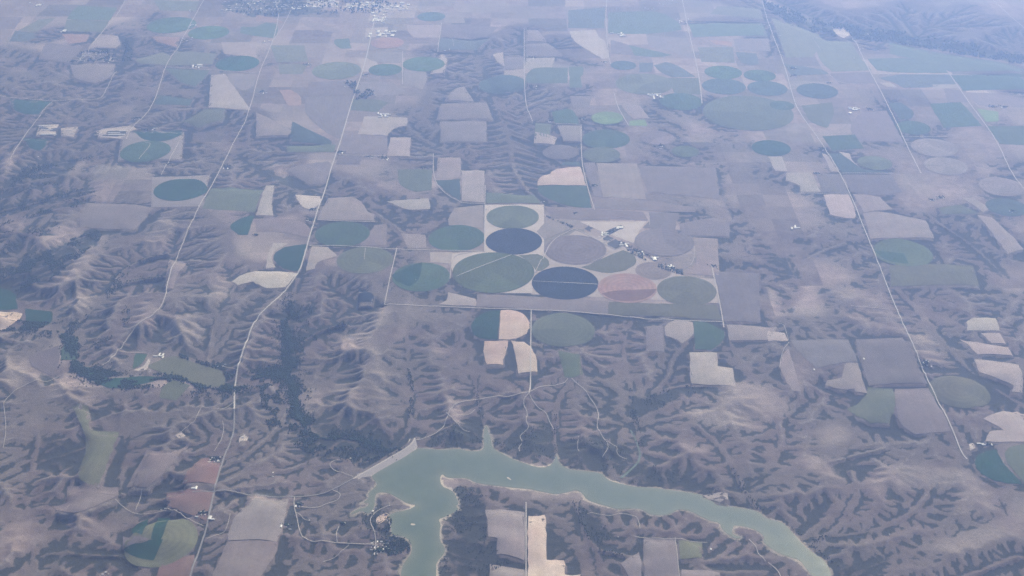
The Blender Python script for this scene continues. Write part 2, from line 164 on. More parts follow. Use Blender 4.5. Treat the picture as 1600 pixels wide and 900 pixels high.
('p','blue',[(1292,240),(1315,240),(1345,264),(1393,270),(1315,270)]),('p','tan',[(1349,334),(1375,330),(1415,338),(1447,345),(1460,373),(1360,373)]),('p','pale',[(1310,237),(1327,240),(1332,252),(1344,262),(1322,246)]),('p','pale',[(1284,240),(1291,241),(1310,269),(1299,268)]),('p','olive',[(1390,415),(1460,413),(1520,415),(1530,448),(1392,448)]),('p','dull',[(1467,325),(1500,320),(1527,332),(1520,335),(1472,335)]),('p','tan',[(1503,309),(1522,310),(1547,325),(1537,332)]),('p','tan',[(1527,336),(1550,340),(1600,390),(1575,397),(1555,372)]),
('p','mauve',[(746,460),(800,461),(950,471),(950,491),(800,482),(745,479)]),('p','olive',[(951,472),(1037,475),(1120,476),(1128,500),(951,491)]),('p','deep',[(781,485),(762,486),(742,497),(735,510),(740,525),(755,530),(778,530)]),('p','peach',[(782,485),(800,484),(818,490),(828,503),(828,515),(818,525),(800,531),(779,531)]),('p','peach',[(757,533),(794,533),(786,570),(760,570),(755,550)]),('p','peach',[(800,533),(818,534),(830,542),(839,562),(839,581),(810,584),(805,550)]),
('p','green',[(872,548),(905,555),(910,585),(895,591),(882,589)]),('p','teal',[(1084,501),(1105,504),(1132,517),(1132,532),(1110,547),(1086,546)]),('p','pale',[(1037,510),(1055,500),(1082,503),(1085,525),(1065,537),(1057,530),(1040,525)]),('p','pale',[(1077,551),(1120,551),(1122,572),(1145,575),(1149,604),(1080,600)]),('p','mauve',[(1010,510),(1036,508),(1038,550),(1010,550)]),('p','pale',[(700,457),(717,460),(744,467),(743,479),(685,476),(700,468)]),('p','navy',[(560,450),(585,460),(583,474),(560,474)]),('p','tan',[(1135,507),(1215,512),(1200,532),(1140,532)]),
('p','slate',[(1235,532),(1325,530),(1340,565),(1275,575),(1245,548)]),('p','tan',[(1222,555),(1232,545),(1240,570),(1252,612),(1237,610),(1217,577)]),('p','tan',[(1322,567),(1340,567),(1355,614),(1337,612),(1335,607),(1312,610),(1290,602),(1292,595),(1315,590)]),('p','slate',[(1336,530),(1410,527),(1450,600),(1357,603),(1347,570)]),('p','dull',[(1355,606),(1395,607),(1400,630),(1390,662),(1360,662),(1322,640),(1350,625)]),('p','pale',[(1200,517),(1225,520),(1232,533),(1200,533)]),('p','mauve',[(1397,608),(1452,606),(1486,674),(1430,680),(1400,660)]),
('p','pale',[(1509,502),(1525,496),(1555,497),(1563,517),(1512,516)]),('p','pale',[(1533,521),(1562,521),(1573,538),(1550,537)]),('p','pale',[(1500,530),(1535,537),(1575,543),(1582,556),(1527,553)]),('p','pale',[(1522,562),(1562,565),(1590,570),(1600,585),(1597,615),(1580,612),(1585,602),(1530,582)]),
# near rows
('p','deep',[(0,450),(25,457),(27,482),(0,485),(-30,480),(-30,450)]),('p','peach',[(-20,486),(36,489),(27,502),(0,518),(-20,522)]),('p','deep',[(40,482),(82,487),(82,502),(72,508),(40,505)]),('p','teal',[(95,545),(110,527),(122,527),(120,562),(95,562)]),('p','deep',[(120,572),(150,575),(170,592),(225,587),(260,589),(225,600),(185,607),(165,606),(140,592)]),('p','teal',[(212,552),(230,553),(222,570),(207,576)]),
('p','olive',[(232,570),(267,556),(282,557),(302,567),(347,577),(352,590),(350,602),(335,606),(312,602),(282,590),(235,577)]),('p','dull',[(250,610),(267,592),(297,602),(275,625),(250,622)]),('p','slate',[(45,557),(90,540),(95,562),(82,587),(50,575)]),('p','red',[(305,722),(322,715),(345,722),(337,757),(287,757),(287,750)]),('p','red',[(260,770),(335,770),(322,815),(275,795),(260,792)]),('p','red',[(250,880),(305,867),(296,905),(242,905)]),
('p','olive',[(111,635),(138,635),(140,670),(187,675),(177,700),(162,742),(152,760),(135,757),(117,742),(140,690)]),('p','brown',[(230,702),(267,707),(300,690),(260,740),(230,762),(197,762)]),('p','brown',[(105,761),(185,762),(185,775),(140,795),(120,802),(95,800),(83,792),(105,785)]),('p','tan',[(362,810),(400,778),(450,779),(445,817),(432,846),(356,845)]),('p','brown',[(355,848),(434,848),(432,868),(405,905),(330,905)]),
('p','tan',[(759,797),(800,797),(820,800),(820,876),(776,866),(777,840),(763,838)]),('p','tan',[(765,882),(820,890),(820,915),(765,910)]),('p','peach',[(825,807),(845,806),(850,804),(853,805),(853,874),(882,875),(882,897),(907,898),(907,915),(825,915)]),('p','mauve',[(1005,840),(1055,843),(1062,910),(1007,910)]),('p','olive',[(1060,845),(1097,847),(1097,872),(1063,875)]),('p','grey',[(970,880),(999,862),(1003,905),(985,905)]),('p','grey',[(1064,890),(1125,894),(1125,915),(1066,915)]),
('p','deep',[(1522,722),(1527,712),(1540,705),(1557,703),(1565,720),(1580,737),(1597,756),(1575,756),(1555,752),(1535,742),(1525,732)]),('p','dull',[(1567,710),(1575,700),(1590,696),(1620,693),(1640,757),(1601,755),(1582,735)]),('p','pale',[(1537,655),(1555,645),(1580,643),(1600,647),(1620,690),(1560,692),(1540,690),(1546,674),(1570,672)]),
]
# second crops on top of a field: strips and halves of another tone
OVER = [('p','deep',[(205,832),(207,826),(218,817),(232,811),(222,836)]),('p','deep',[(247,809),(266,810),(256,836),(249,846),(236,842)]),('p','deep',[(193,859),(208,850),(237,843),(255,843),(240,876),(222,874),(202,867)]),('p','mauve',[(192,838),(225,840),(236,843),(222,849),(207,850),(192,858)]),
 ('p','red',[(940,459),(960,454),(1026,452),(1020,461),(1003,469),(978,471.5),(955,468)]),('p','lime',[(950,186),(974,185),(966,192),(950,193)]),('p','teal',[(1367,392),(1412,396),(1420,412),(1400,411),(1380,405)]),('p','deep',[(612,430),(650,412),(660,410),(656,438),(640,448),(618,440)])]
# pale ground between the pivots
YARDS = [('cream',[(706,396),(757,392),(845,400),(838,428),(832,458),(747,458),(704,430)]),('cream',[(757,320),(850,320),(850,400),(757,394)]),('cream',[(905,346),(1010,346),(1000,358),(990,380),(940,362)]),('pale',[(840,400),(900,360),(940,372),(1000,395),(1060,432),(1120,436),(1124,474),(830,460)]),('pale',[(560,92),(580,90),(594,102),(580,112),(566,112)]),('pale',[(690,84),(700,92),(694,114),(672,116)]),
 ('grey',[(238,276),(328,273),(316,322),(236,324)]),('grey',[(190,207),(288,206),(284,250),(184,251)]),('cream',[(478,2),(530,1),(528,11),(480,10)]),('cream',[(540,5),(590,4),(592,12),(542,13)]),('cream',[(592,5),(640,8),(636,15),(594,16)]),('pale',[(580,18),(602,16),(600,34),(574,36)]),('pale',[(572,44),(606,42),(604,58),(570,58)]),('cream',[(62,195),(92,194),(86,212),(56,212)]),('pale',[(95,200),(122,198),(115,214),(96,212)]),('cream',[(160,203),(200,203),(195,217),(152,216)]),('pale',[(150,205),(165,200),(205,195),(215,202),(190,210),(155,214)]),('peach',[(587,812),(590,807),(603,801),(607,803),(600,815),(590,819)]),('cream',[(1300,42),(1325,43),(1332,55),(1318,60),(1308,56)]),('cream',[(208,578),(225,572),(232,560),(236,563),(229,577),(218,580)]),('pale',[(274,680),(284,675),(290,680),(282,685)]),('cream',[(372,686),(380,677),(388,682),(385,690),(375,692)]),('cream',[(928,374),(940,367),(950,366),(945,374),(962,386),(955,388)]),('pale',[(1047,428),(1056,425),(1058,430),(1049,433)]),('pale',[(558,741),(565,738),(570,744),(560,748)]),('cream',[(1514,694),(1520,692),(1524,700),(1516,704)]),('pale',[(1098,774),(1120,769),(1137,771),(1138,780),(1125,785),(1108,780)])]
# roads: width in metres, points
ROADS = [
 ('highway',18,[(586,-12),(588,0),(593,8),(585,30),(578,65),(570,100),(560,130),(548,165),(532,222),(525,240),(507,300),(487,357),(472,415),(466,427),(450,450),(425,474),(400,500),(388,527),(378,555),(370,582),(366,610),(366,640)]),('lower_road',17,[(366,640),(366,672),(360,692),(350,712),(335,767),(325,815),(320,835),(298,897),(290,930)]),
 ('county_road',15,[(200,-8),(183,25),(155,55),(138,80),(124,93)]),('county_road',15,[(322,-6),(307,20),(285,62),(260,100),(252,125),(240,162),(222,186),(205,200),(197,218)]),('county_road',13,[(82,159),(55,190),(30,224),(16,250)]),('county_road',13,[(258,105),(325,109),(400,114)]),('county_road',13,[(0,150),(82,158),(130,156),(157,155),(165,142),(182,112)]),
 ('county_road',15,[(436,20),(430,55),(418,85),(405,112),(390,175),(365,222),(347,260),(310,325),(274,407),(260,448),(260,462),(247,487),(217,505),(200,525),(186,546),(172,564),(160,571)]),('county_road',12,[(280,222),(265,250),(252,274)]),('county_road',13,[(455,15),(448,30),(440,45),(428,62)]),
 ('county_road',13,[(690,36),(684,82)]),('county_road',12,[(629,80),(629,132)]),('county_road',14,[(819,45),(819,160),(832,190)]),('county_road',12,[(869,194),(910,195)]),('county_road',14,[(948,0),(946,30),(951,92),(954,100)]),('county_road',12,[(959,145),(965,168),(982,196)]),
 ('county_road',17,[(1064,-8),(1071,22),(1075,45),(1087,95),(1093,125),(1097,162)]),('highway',13,[(1188,-10),(1200,35),(1225,100),(1240,155),(1248,175),(1285,225),(1312,270),(1330,307),(1350,357),(1370,405),(1387,450),(1420,525),(1455,605),(1490,675),(1502,707),(1511,718)]),('county_road',16,[(1332,60),(1350,95),(1375,140),(1400,190),(1417,228),(1439,271)]),('county_road',16,[(1483,115),(1510,155),(1540,195),(1560,225),(1580,270),(1605,302)]),('county_road',13,[(1545,-6),(1570,18),(1600,45)]),('county_road',11,[(1296,117),(1312,131),(1365,132)]),
 ('county_road',11,[(1375,116),(1420,116),(1484,117),(1520,118)]),('county_road',11,[(1407,213),(1480,214)]),('county_road',11,[(1312,271),(1395,271)]),('county_road',11,[(1230,302),(1326,303)]),
 ('county_road',14,[(908,196),(908,230),(910,262),(920,300),(929,328)]),('county_road',12,[(758,290),(757,393)]),('county_road',14,[(620,388),(606,450),(601,477)]),('county_road',12,[(483,384),(560,385),(620,390),(757,393)]),('county_road',11,[(496,344),(540,346),(586,347)]),('county_road',13,[(601,477),(700,480),(830,484),(960,492),(1040,500),(1128,503)]),('county_road',15,[(1112,415),(1116,436),(1126,480),(1131,512)]),('county_road',15,[(830,484),(829,560),(829,602),(827,614)]),('county_road',11,[(720,317),(760,319)]),('county_road',11,[(677,240),(677,283),(698,305),(720,316)]),('county_road',11,[(530,242),(605,244),(680,245)]),('county_road',11,[(848,405),(862,375),(896,358)]),
 ('farm_track',15,[(896,357),(915,365),(940,379),(962,390)]),('farm_track',11,[(932,373),(950,367)]),('farm_track',12,[(940,380),(960,373)]),('farm_track',10,[(962,390),(975,384)]),('farm_track',10,[(908,418),(945,400),(953,392)]),('farm_track',10,[(1010,333),(1015,340),(1015,352)]),('farm_track',14,[(703,436),(705,415),(710,398),(740,394)]),('farm_track',13,[(835,428),(838,422),(846,405)]),('farm_track',10,[(1085,385),(1084,412),(1068,420)]),
 ('farm_track',13,[(829,612),(800,620),(767,620),(720,627),(705,637),(697,657),(689,672),(672,682),(650,688)]),('farm_track',13,[(887,592),(880,601),(845,603),(829,612)]),('farm_track',12,[(893,591),(915,610),(932,635),(936,650),(932,667),(937,675),(950,692),(950,702),(941,715)]),('farm_track',11,[(827,614),(816,627),(825,647),(821,657),(827,667),(820,675),(811,682),(817,691),(810,699),(812,706)]),('farm_track',11,[(827,615),(837,635),(854,645),(858,658),(865,671)]),('farm_track',9,[(950,690),(965,698),(963,710),(980,718)]),('farm_track',9,[(697,645),(712,660),(722,672),(735,675)]),('farm_track',9,[(706,642),(720,650),(735,648),(742,640)]),('farm_track',9,[(904,683),(902,698),(905,706)]),
 ('lower_road',13,[(366,768),(400,773),(460,777),(495,774),(520,766),(552,748)]),('farm_track',11,[(460,777),(459,790),(464,808),(468,830),(475,842),(490,847),(520,848),(560,850),(585,851)]),('farm_track',9,[(552,745),(530,738),(517,731),(515,725),(522,719),(532,719)]),('farm_track',10,[(520,766),(533,771),(529,782),(510,787),(497,794),(470,792)]),('farm_track',11,[(610,790),(590,797),(580,808),(578,815),(585,830),(588,848),(585,868)]),('farm_track',9,[(530,822),(525,832),(527,848)]),('farm_track',8,[(463,801),(470,805),(475,812),(485,814)]),('farm_track',8,[(603,812),(610,818),(611,832)]),('farm_track',8,[(545,852),(525,872),(505,878)]),
 ('lower_road',12,[(300,769),(335,769),(366,769)]),('farm_track',8,[(180,780),(190,790),(207,803),(235,803),(270,798)]),('farm_track',9,[(262,795),(280,800),(300,815),(318,822)]),('farm_track',10,[(222,764),(212,798)]),('farm_track',8,[(324,842),(345,835),(354,828),(360,803)]),('farm_track',10,[(95,586),(60,595),(37,602),(18,615),(5,627),(8,650),(10,675),(5,700)]),('farm_track',10,[(320,634),(312,640),(308,652),(300,662),(280,676)]),('farm_track',9,[(366,628),(340,640)]),('farm_track',9,[(348,658),(350,672),(345,690),(335,705)]),('farm_track',9,[(345,570),(370,578)]),('farm_track',9,[(187,549),(230,551)]),
 ('farm_track',16,[(822,785),(822,905)]),('farm_track',8,[(918,803),(925,801),(950,807),(975,802),(990,806),(998,812),(1000,827)]),('farm_track',9,[(1055,840),(1062,905)]),('farm_track',9,[(990,838),(1050,843),(1105,848)]),('farm_track',10,[(1196,878),(1185,866),(1182,855),(1170,843)]),('farm_track',11,[(1200,879),(1215,890),(1221,905)]),
 ('farm_track',9,[(571,388),(569,406)]),('farm_track',12,[(227,223),(238,224),(217,249)]),('farm_track',9,[(1390,484),(1330,478)]),('farm_track',8,[(1213,507),(1225,505),(1232,532)]),('farm_track',9,[(1270,60),(1282,78)]),('farm_track',9,[(1233,535),(1222,550),(1218,575)]),('farm_track',10,[(700,60),(707,59),(709,73)]),
]
# ------------------------------------------------------------------ terrain: a plateau with streams cut in by running water
RS = np.random.RandomState(7)
X0, X1, Y0, Y1 = -12800.0, 12800.0, 8300.0, 30700.0
def up2(a):
    b = np.empty((a.shape[0]*2-1, a.shape[1]*2-1), a.dtype)
    b[::2, ::2] = a; b[1::2, ::2] = .5*(a[1:]+a[:-1]); b[:, 1::2] = .5*(b[:, 2::2]+b[:, :-1:2]); return b
def vnoise(shape, cell, seed, octs=4, gain=.5):
    out = np.zeros(shape); amp = 1.0
    for o in range(octs):
        c = cell/2**o
        if c < 1.2: break
        r = np.random.RandomState(seed+o*13)
        ny, nx = int(shape[0]/c)+3, int(shape[1]/c)+3
        g = r.rand(ny, nx)*2-1
        yy = np.arange(shape[0])/c; xx = np.arange(shape[1])/c
        iy = yy.astype(int); ix = xx.astype(int); fy = yy-iy; fx = xx-ix
        fy = (fy*fy*(3-2*fy))[:, None]; fx = (fx*fx*(3-2*fx))[None, :]
        a = g[np.ix_(iy, ix)]; b = g[np.ix_(iy, ix+1)]; c_ = g[np.ix_(iy+1, ix)]; d = g[np.ix_(iy+1, ix+1)]
        out += amp*((a*(1-fx)+b*fx)*(1-fy)+(c_*(1-fx)+d*fx)*fy); amp *= gain
    return out
def blur(a, r, n=2):
    if r < 1: return a
    for _ in range(n):
        for ax in (0, 1):
            p = np.concatenate([np.repeat(np.take(a, [0], ax), r+1, ax), a, np.repeat(np.take(a, [-1], ax), r, ax)], ax)
            c = np.cumsum(p, ax)
            a = (np.take(c, range(2*r+1, c.shape[ax]), ax)-np.take(c, range(0, c.shape[ax]-2*r-1), ax))/(2*r+1)
    return a
class Grid:
    def __init__(s, dx):
        s.dx = dx; s.nx = int(round((X1-X0)/dx))+1; s.ny = int(round((Y1-Y0)/dx))+1; s.shape = (s.ny, s.nx)
    def fill(s, poly, out, val=1.0, grow=0.0):
        p = poly; x0, y0 = p.min(0); x1, y1 = p.max(0)
        i0 = max(0, int((x0-X0)/s.dx)-1); i1 = min(s.nx-1, int((x1-X0)/s.dx)+2); j0 = max(0, int((y0-Y0)/s.dx)-1); j1 = min(s.ny-1, int((y1-Y0)/s.dx)+2)
        if i1 <= i0 or j1 <= j0: return
        gx = X0+np.arange(i0, i1+1)*s.dx; gy = Y0+np.arange(j0, j1+1)*s.dx
        ins = np.zeros((len(gy), len(gx)), bool)
        q = np.roll(p, -1, 0)
        for (ax, ay), (bx, by) in zip(p, q):
            if ay == by: continue
            rows = (gy >= min(ay, by)) & (gy < max(ay, by))
            if rows.any():
                xc = ax+(gy[rows]-ay)/(by-ay)*(bx-ax)
                ins[rows] ^= gx[None, :] < xc[:, None]
        out[j0:j1+1, i0:i1+1][ins] = val
    def stroke(s, line, hw, out, vals=None, soft=False):
        # vals None: max of 1-d/hw ; else writes the interpolated value where d<=hw
        for k in range(len(line)-1):
            a, b = line[k], line[k+1]
            x0, x1 = min(a[0], b[0])-hw-s.dx, max(a[0], b[0])+hw+s.dx; y0, y1 = min(a[1], b[1])-hw-s.dx, max(a[1], b[1])+hw+s.dx
            i0 = max(0, int((x0-X0)/s.dx)); i1 = min(s.nx-1, int((x1-X0)/s.dx)+1); j0 = max(0, int((y0-Y0)/s.dx)); j1 = min(s.ny-1, int((y1-Y0)/s.dx)+1)
            if i1 < i0 or j1 < j0: continue
            gx = (X0+np.arange(i0, i1+1)*s.dx)[None, :]; gy = (Y0+np.arange(j0, j1+1)*s.dx)[:, None]
            d = b-a; L2 = max(d@d, 1e-6); t = np.clip(((gx-a[0])*d[0]+(gy-a[1])*d[1])/L2, 0, 1)
            dist = np.hypot(gx-a[0]-t*d[0], gy-a[1]-t*d[1]); w = out[j0:j1+1, i0:i1+1]
            if vals is None: np.maximum(w, np.clip(1-dist/hw, 0, 1), out=w)
            else:
                m = dist <= max(hw, .75*s.dx); v = vals[k]+(vals[k+1]-vals[k])*t
                w[m] = np.minimum(w[m], v[m])
def flow(h, fixed, dx):
    ny, nx = h.shape; P = np.pad(h, 1, mode='edge'); best = np.zeros_like(h); rec = np.arange(h.size).reshape(h.shape).copy(); base = rec.copy(); dist = np.full(h.shape, dx)
    for dj in (-1, 0, 1):
        for di in (-1, 0, 1):
            if not (dj or di): continue
            L = dx*math.hypot(dj, di); s = (h-P[1+dj:1+dj+ny, 1+di:1+di+nx])/L
            s = s*(.8+.4*RS.rand(ny, nx)); m = s > best
            m[0 if dj < 0 else slice(0, 0)] = False; 
            if dj > 0: m[-1] = False
            if di < 0: m[:, 0] = False
            if di > 0: m[:, -1] = False
            best[m] = s[m]; rec[m] = base[m]+dj*nx+di; dist[m] = L
    rec[fixed] = base[fixed]
    return rec.ravel(), dist.ravel()
def stack(rec):
    n = rec.size; d = (rec != np.arange(n)).astype(np.int32); r = rec.copy()
    for _ in range(14):
        add = d[r]
        if not add.any(): break
        d = d+add; r = r[r]
    o = np.argsort(d, kind='stable'); e = np.searchsorted(d[o], np.arange(d.max()+2)); return o, e
def erode(h, fixed, K, dx, iters, dt, diff, U=0.0):
    A = None
    for it in range(iters):
        rec, dist = flow(h, fixed, dx); o, e = stack(rec); n = len(e)-1
        A = np.full(h.size, dx*dx)
        for l in range(n-1, 0, -1):
            idx = o[e[l]:e[l+1]]; np.add.at(A, rec[idx], A[idx])
        f = (K.ravel()*dt)*np.sqrt(A)/dist; hf = h.ravel()
        for l in range(1, n):
            idx = o[e[l]:e[l+1]]; g = f[idx]; hf[idx] = (hf[idx]+g*hf[rec[idx]])/(1+g)
        h = hf.reshape(h.shape)
        P = np.pad(h, 1, mode='edge'); lap = P[:-2, 1:-1]+P[2:, 1:-1]+P[1:-1, :-2]+P[1:-1, 2:]-4*h
        h = h+np.where(fixed, 0, diff*lap)
    return h, A.reshape(h.shape)
def pfill(h, seeds, eps):
    import heapq
    ny, nx = h.shape; hl = h.ravel().tolist(); done = bytearray(h.size); hq = []
    for k in np.flatnonzero(seeds.ravel()).tolist(): hq.append((hl[k], k)); done[k] = 1
    heapq.heapify(hq)
    pop, push = heapq.heappop, heapq.heappush
    while hq:
        z, k = pop(hq); i = k % nx; j = k//nx
        for dj, di, L in ((-1,0,1),(1,0,1),(0,-1,1),(0,1,1),(-1,-1,1.41),(1,1,1.41),(-1,1,1.41),(1,-1,1.41)):
            a, b = j+dj, i+di
            if 0 <= a < ny and 0 <= b < nx:
                m = a*nx+b
                if not done[m]:
                    done[m] = 1
                    if hl[m] < z+eps*L: hl[m] = z+eps*L
                    push(hq, (hl[m], m))
    return np.array(hl).reshape(h.shape)
def field_poly(f, z=0.0):
    if f[0] == 'c':
        x, y = ground(f[1], f[2], z); x1, _ = ground(f[1]+f[3], f[2], z); r = x1-x
        a = np.linspace(0, 2*np.pi, 73)[:-1]; return np.stack([x+r*np.cos(a), y+r*np.sin(a)], 1)
    return poly_ground(f[2], z)
def bottomland(f):                                              # the creek-side fields lie on the valley floor
    if f[0] != 'p' or f[1] not in ('deep', 'teal', 'olive', 'dull', 'slate'): return None
    x, y = np.array(f[2]).mean(0)
    return (-80-24*(612-x)/672)*VS if x < 360 and 440 < y < 630 else None
lake_poly = poly_ground(LAKE, ZL)
def wash_lines():
    for pts, z0, z1, w in WASH:
        z0 *= VS; z1 *= VS
        p = np.array(pts, float); s = np.r_[0, np.cumsum(np.hypot(*np.diff(p, axis=0).T))]; z = z0+(z1-z0)*s/s[-1]
        x, y = ground(p[:, 0], p[:, 1], z); q = np.stack([x, y, z], 1)
        xy = smooth_line(q[:, :2], 2); zz = np.interp(np.linspace(0, 1, len(xy)), np.linspace(0, 1, len(q)), z)
        yield xy, zz, w
def field_mask(g):
    m = np.zeros(g.shape)
    for f in FIELDS:
        p = field_poly(f, bottomland(f) or 0.0)
        cx, cy = p.mean(0)
        g.fill(p, m)
    for c, pts in YARDS: g.fill(poly_ground(pts), m)
    return m
def build_terrain():
    g = Grid(40.0); wide = vnoise(g.shape, 70, 11, 3, .45)*9+vnoise(g.shape, 18, 5, 4, .55)*3.0
    h = wide.copy()
    def constraints(g, h):
        fz = np.full(g.shape, 1e9)
        for xy, zz, w in wash_lines(): g.stroke(xy, w, fz, zz)
        for f in FIELDS:
            zb = bottomland(f)
            if zb is not None: g.fill(field_poly(f, zb), fz, zb)
        lk = np.zeros(g.shape); g.fill(lake_poly, lk); fz[lk > 0] = ZL-2
        fixed = fz < 1e8; h = np.where(fixed, fz, h)
        dam = np.full(g.shape, 1e9); dl = poly_ground([(545,752),(556,745),(600,716),(640,692),(652,683)], ZL+10)
        g.stroke(dl, 25, dam, np.full(len(dl), ZL+8)); dm = dam < 1e8
        h = np.where(dm & (lk == 0), ZL+8, h); fixed |= dm
        return h, fixed, lk > 0
    h, fixed, lk = constraints(g, h)
    # general fall of the ground towards the deep valleys
    fm = field_mask(g); K = np.where(fm > 0, .10, 1.0)*(1+.45*vnoise(g.shape, 24, 21, 3)); 
    pm = np.zeros(g.shape)
    for p in PALE: g.fill(poly_ground(p, -10), pm)
    K = np.clip(K*(1-.5*blur(pm, 1)), .05, 2)
    yy = (Y0+np.arange(g.ny)*g.dx)[:, None]; K = K*np.clip(1.25-(yy-17000)/14000, .35, 1.0)
    edge = np.zeros(g.shape, bool); edge[0] = edge[-1] = True; edge[:, 0] = edge[:, -1] = True
    h += RS.rand(*g.shape)*np.where(fixed, 0, 1.2)
    h = pfill(h, fixed | edge, .12)
    h, A = erode(h, fixed | edge, K, g.dx, 34, .13, .012)
    # finer grid, finer rills
    h = up2(h); K = up2(K); g = Grid(20.0); h += vnoise(g.shape, 5, 31, 2)*2.6*np.clip(up2(1-fm), 0, 1)
    h, fixed, lk = constraints(g, h)
    edge = np.zeros(g.shape, bool); edge[0] = edge[-1] = True; edge[:, 0] = edge[:, -1] = True
    h, A = erode(h, fixed | edge, K, g.dx, 16, .06, .012)
    return g, h, A, lk, fixed
def sstep(a, b, x): t = np.clip((x-a)/(b-a), 0, 1); return t*t*(3-2*t)
G, HT, AREA, LAKEM, FIXED = build_terrain()
FM = field_mask(G)
soft = blur(FM, 2); HS = HT*(1-soft)+blur(HT, 4)*soft           # ploughed land is smooth
HS = np.where(LAKEM, HT, HS)
def height(x, y):
    fx = np.clip((np.asarray(x)-X0)/G.dx, 0, G.nx-1.001); fy = np.clip((np.asarray(y)-Y0)/G.dx, 0, G.ny-1.001)
    i = fx.astype(int); j = fy.astype(int); u = fx-i; v = fy-j
    return (HS[j, i]*(1-u)+HS[j, i+1]*u)*(1-v)+(HS[j+1, i]*(1-u)+HS[j+1, i+1]*u)*v
def cast(px, py):                                              # photo pixels to points on the terrain
    z = np.zeros(np.shape(px))
    for _ in range(6):
        x, y = ground(px, py, z); z = .5*z+.5*height(x, y)
    return ground(px, py, z)
def cast_poly(pts):
    a = np.array(pts, float); x, y = cast(a[:, 0], a[:, 1]); return np.stack([x, y], 1)
# ------------------------------------------------------------------ materials
def mat(name, color, rough=.9, var=.12, scale=.01, scale2=.1, spec=.1, objcol=False):
    m = bpy.data.materials.new(name); m.use_nodes = True; nt = m.node_tree; b = nt.nodes['Principled BSDF']
    b.inputs['Roughness'].default_value = rough; b.inputs['Specular IOR Level'].default_value = spec
    geo = nt.nodes.new('ShaderNodeNewGeometry')
    def noise(sc, det, rgh=.55):
        n = nt.nodes.new('ShaderNodeTexNoise'); n.inputs['Scale'].default_value = sc; n.inputs['Detail'].default_value = det; n.inputs['Roughness'].default_value = rgh
        nt.links.new(geo.outputs['Position'], n.inputs['Vector']); return n.outputs['Fac']
    def math_(op, a, c, d=None):
        n = nt.nodes.new('ShaderNodeMath'); n.operation = op
        for k, v in enumerate((a, c, d)):
            if v is None: continue
            if isinstance(v, (int, float)): n.inputs[k].default_value = v
            else: nt.links.new(v, n.inputs[k])
        return n.outputs[0]
    v = math_('ADD', math_('MULTIPLY', noise(scale, 4), var*1.2), math_('MULTIPLY', noise(scale2, 3), var*.8))
    f = math_('ADD', v, 1-var)
    if objcol:
        oi = nt.nodes.new('ShaderNodeObjectInfo'); src = oi.outputs['Color']
    else:
        rgb = nt.nodes.new('ShaderNodeRGB'); rgb.outputs[0].default_value = (*color, 1); src = rgb.outputs[0]
    mul = nt.nodes.new('ShaderNodeVectorMath'); mul.operation = 'SCALE'
    nt.links.new(src, mul.inputs[0]); nt.links.new(f, mul.inputs['Scale'])
    nt.links.new(mul.outputs[0], b.inputs['Base Color'])
    return m, nt, b, mul, geo, noise, math_
# cropland: colour of the parcel, worked in rows or (under a pivot) in rings and wedges, with lusher and thinner patches
def crop_mat(name, pivot):
    m, nt, b, mul, geo, noise, math_ = mat(name, (1, 1, 1), .95, .46, .0045, .022, .05, True)
    def node(t, **kw):
        n = nt.nodes.new(t)
        for k, v in kw.items(): setattr(n, k, v)
        return n
    tc = node('ShaderNodeTexCoord')
    if pivot:
        wv = node('ShaderNodeTexWave', wave_type='RINGS', rings_direction='Z')
        for k, v in (('Scale', .0045), ('Distortion', 1.6), ('Detail', 3), ('Detail Scale', .4)): wv.inputs[k].default_value = v
        nt.links.new(tc.outputs['Object'], wv.inputs['Vector'])
        gr = node('ShaderNodeTexGradient', gradient_type='RADIAL'); nt.links.new(tc.outputs['Object'], gr.inputs[0])
        oi = node('ShaderNodeObjectInfo'); w = node('ShaderNodeTexWhiteNoise', noise_dimensions='1D')
        nt.links.new(math_('ADD', math_('FLOOR', math_('MULTIPLY', math_('ADD', gr.outputs['Fac'], oi.outputs['Random']), 5.0), 0), math_('MULTIPLY', oi.outputs['Random'], 77.0)), w.inputs['W'])
        fac = math_('ADD', math_('ADD', math_('MULTIPLY', wv.outputs['Fac'], .15), math_('MULTIPLY', w.outputs['Value'], .28)), .79)
    else:
        mp = node('ShaderNodeMapping'); mp.inputs['Scale'].default_value = (.055, .0022, .01); nt.links.new(tc.outputs['Object'], mp.inputs['Vector'])
        rows = node('ShaderNodeTexNoise'); rows.inputs['Scale'].default_value = .35; rows.inputs['Detail'].default_value = 4; nt.links.new(mp.outputs[0], rows.inputs['Vector'])
        fac = math_('ADD', math_('MULTIPLY', rows.outputs['Fac'], .30), .85)
    m2 = node('ShaderNodeVectorMath', operation='SCALE'); nt.links.new(mul.outputs[0], m2.inputs[0]); nt.links.new(fac, m2.inputs['Scale'])
    hs = node('ShaderNodeHueSaturation'); nt.links.new(m2.outputs[0], hs.inputs['Color'])
    nt.links.new(math_('ADD', math_('MULTIPLY', noise(.0016, 3), .09), .455), hs.inputs['Hue']); nt.links.new(math_('ADD', math_('MULTIPLY', noise(.006, 3), .6), .7), hs.inputs['Saturation'])
    nt.links.new(hs.outputs[0], b.inputs['Base Color'])
    return m
M_CROP, M_PIVOT = crop_mat('cropland', False), crop_mat('irrigated cropland', True)
M_YARD = mat('bare soil', (1, 1, 1), .95, .35, .006, .05, .05, True)[0]
M_TRACK = mat('gravel', (.44, .405, .38), .95, .35, .004, .05, .05)[0]
M_HIGH = mat('worn asphalt and gravel shoulders', (.46, .44, .43), .9, .25, .003, .05, .1)[0]
M_DIRT = mat('packed dirt track', (.39, .355, .335), .95, .4, .006, .05, .05)[0]
M_FADE = mat('old asphalt', (.235, .222, .22), .9, .25, .004, .05, .1)[0]
M_SAND = mat('dry silt', (.52, .45, .37), .95, .35, .02, .1, .05)[0]
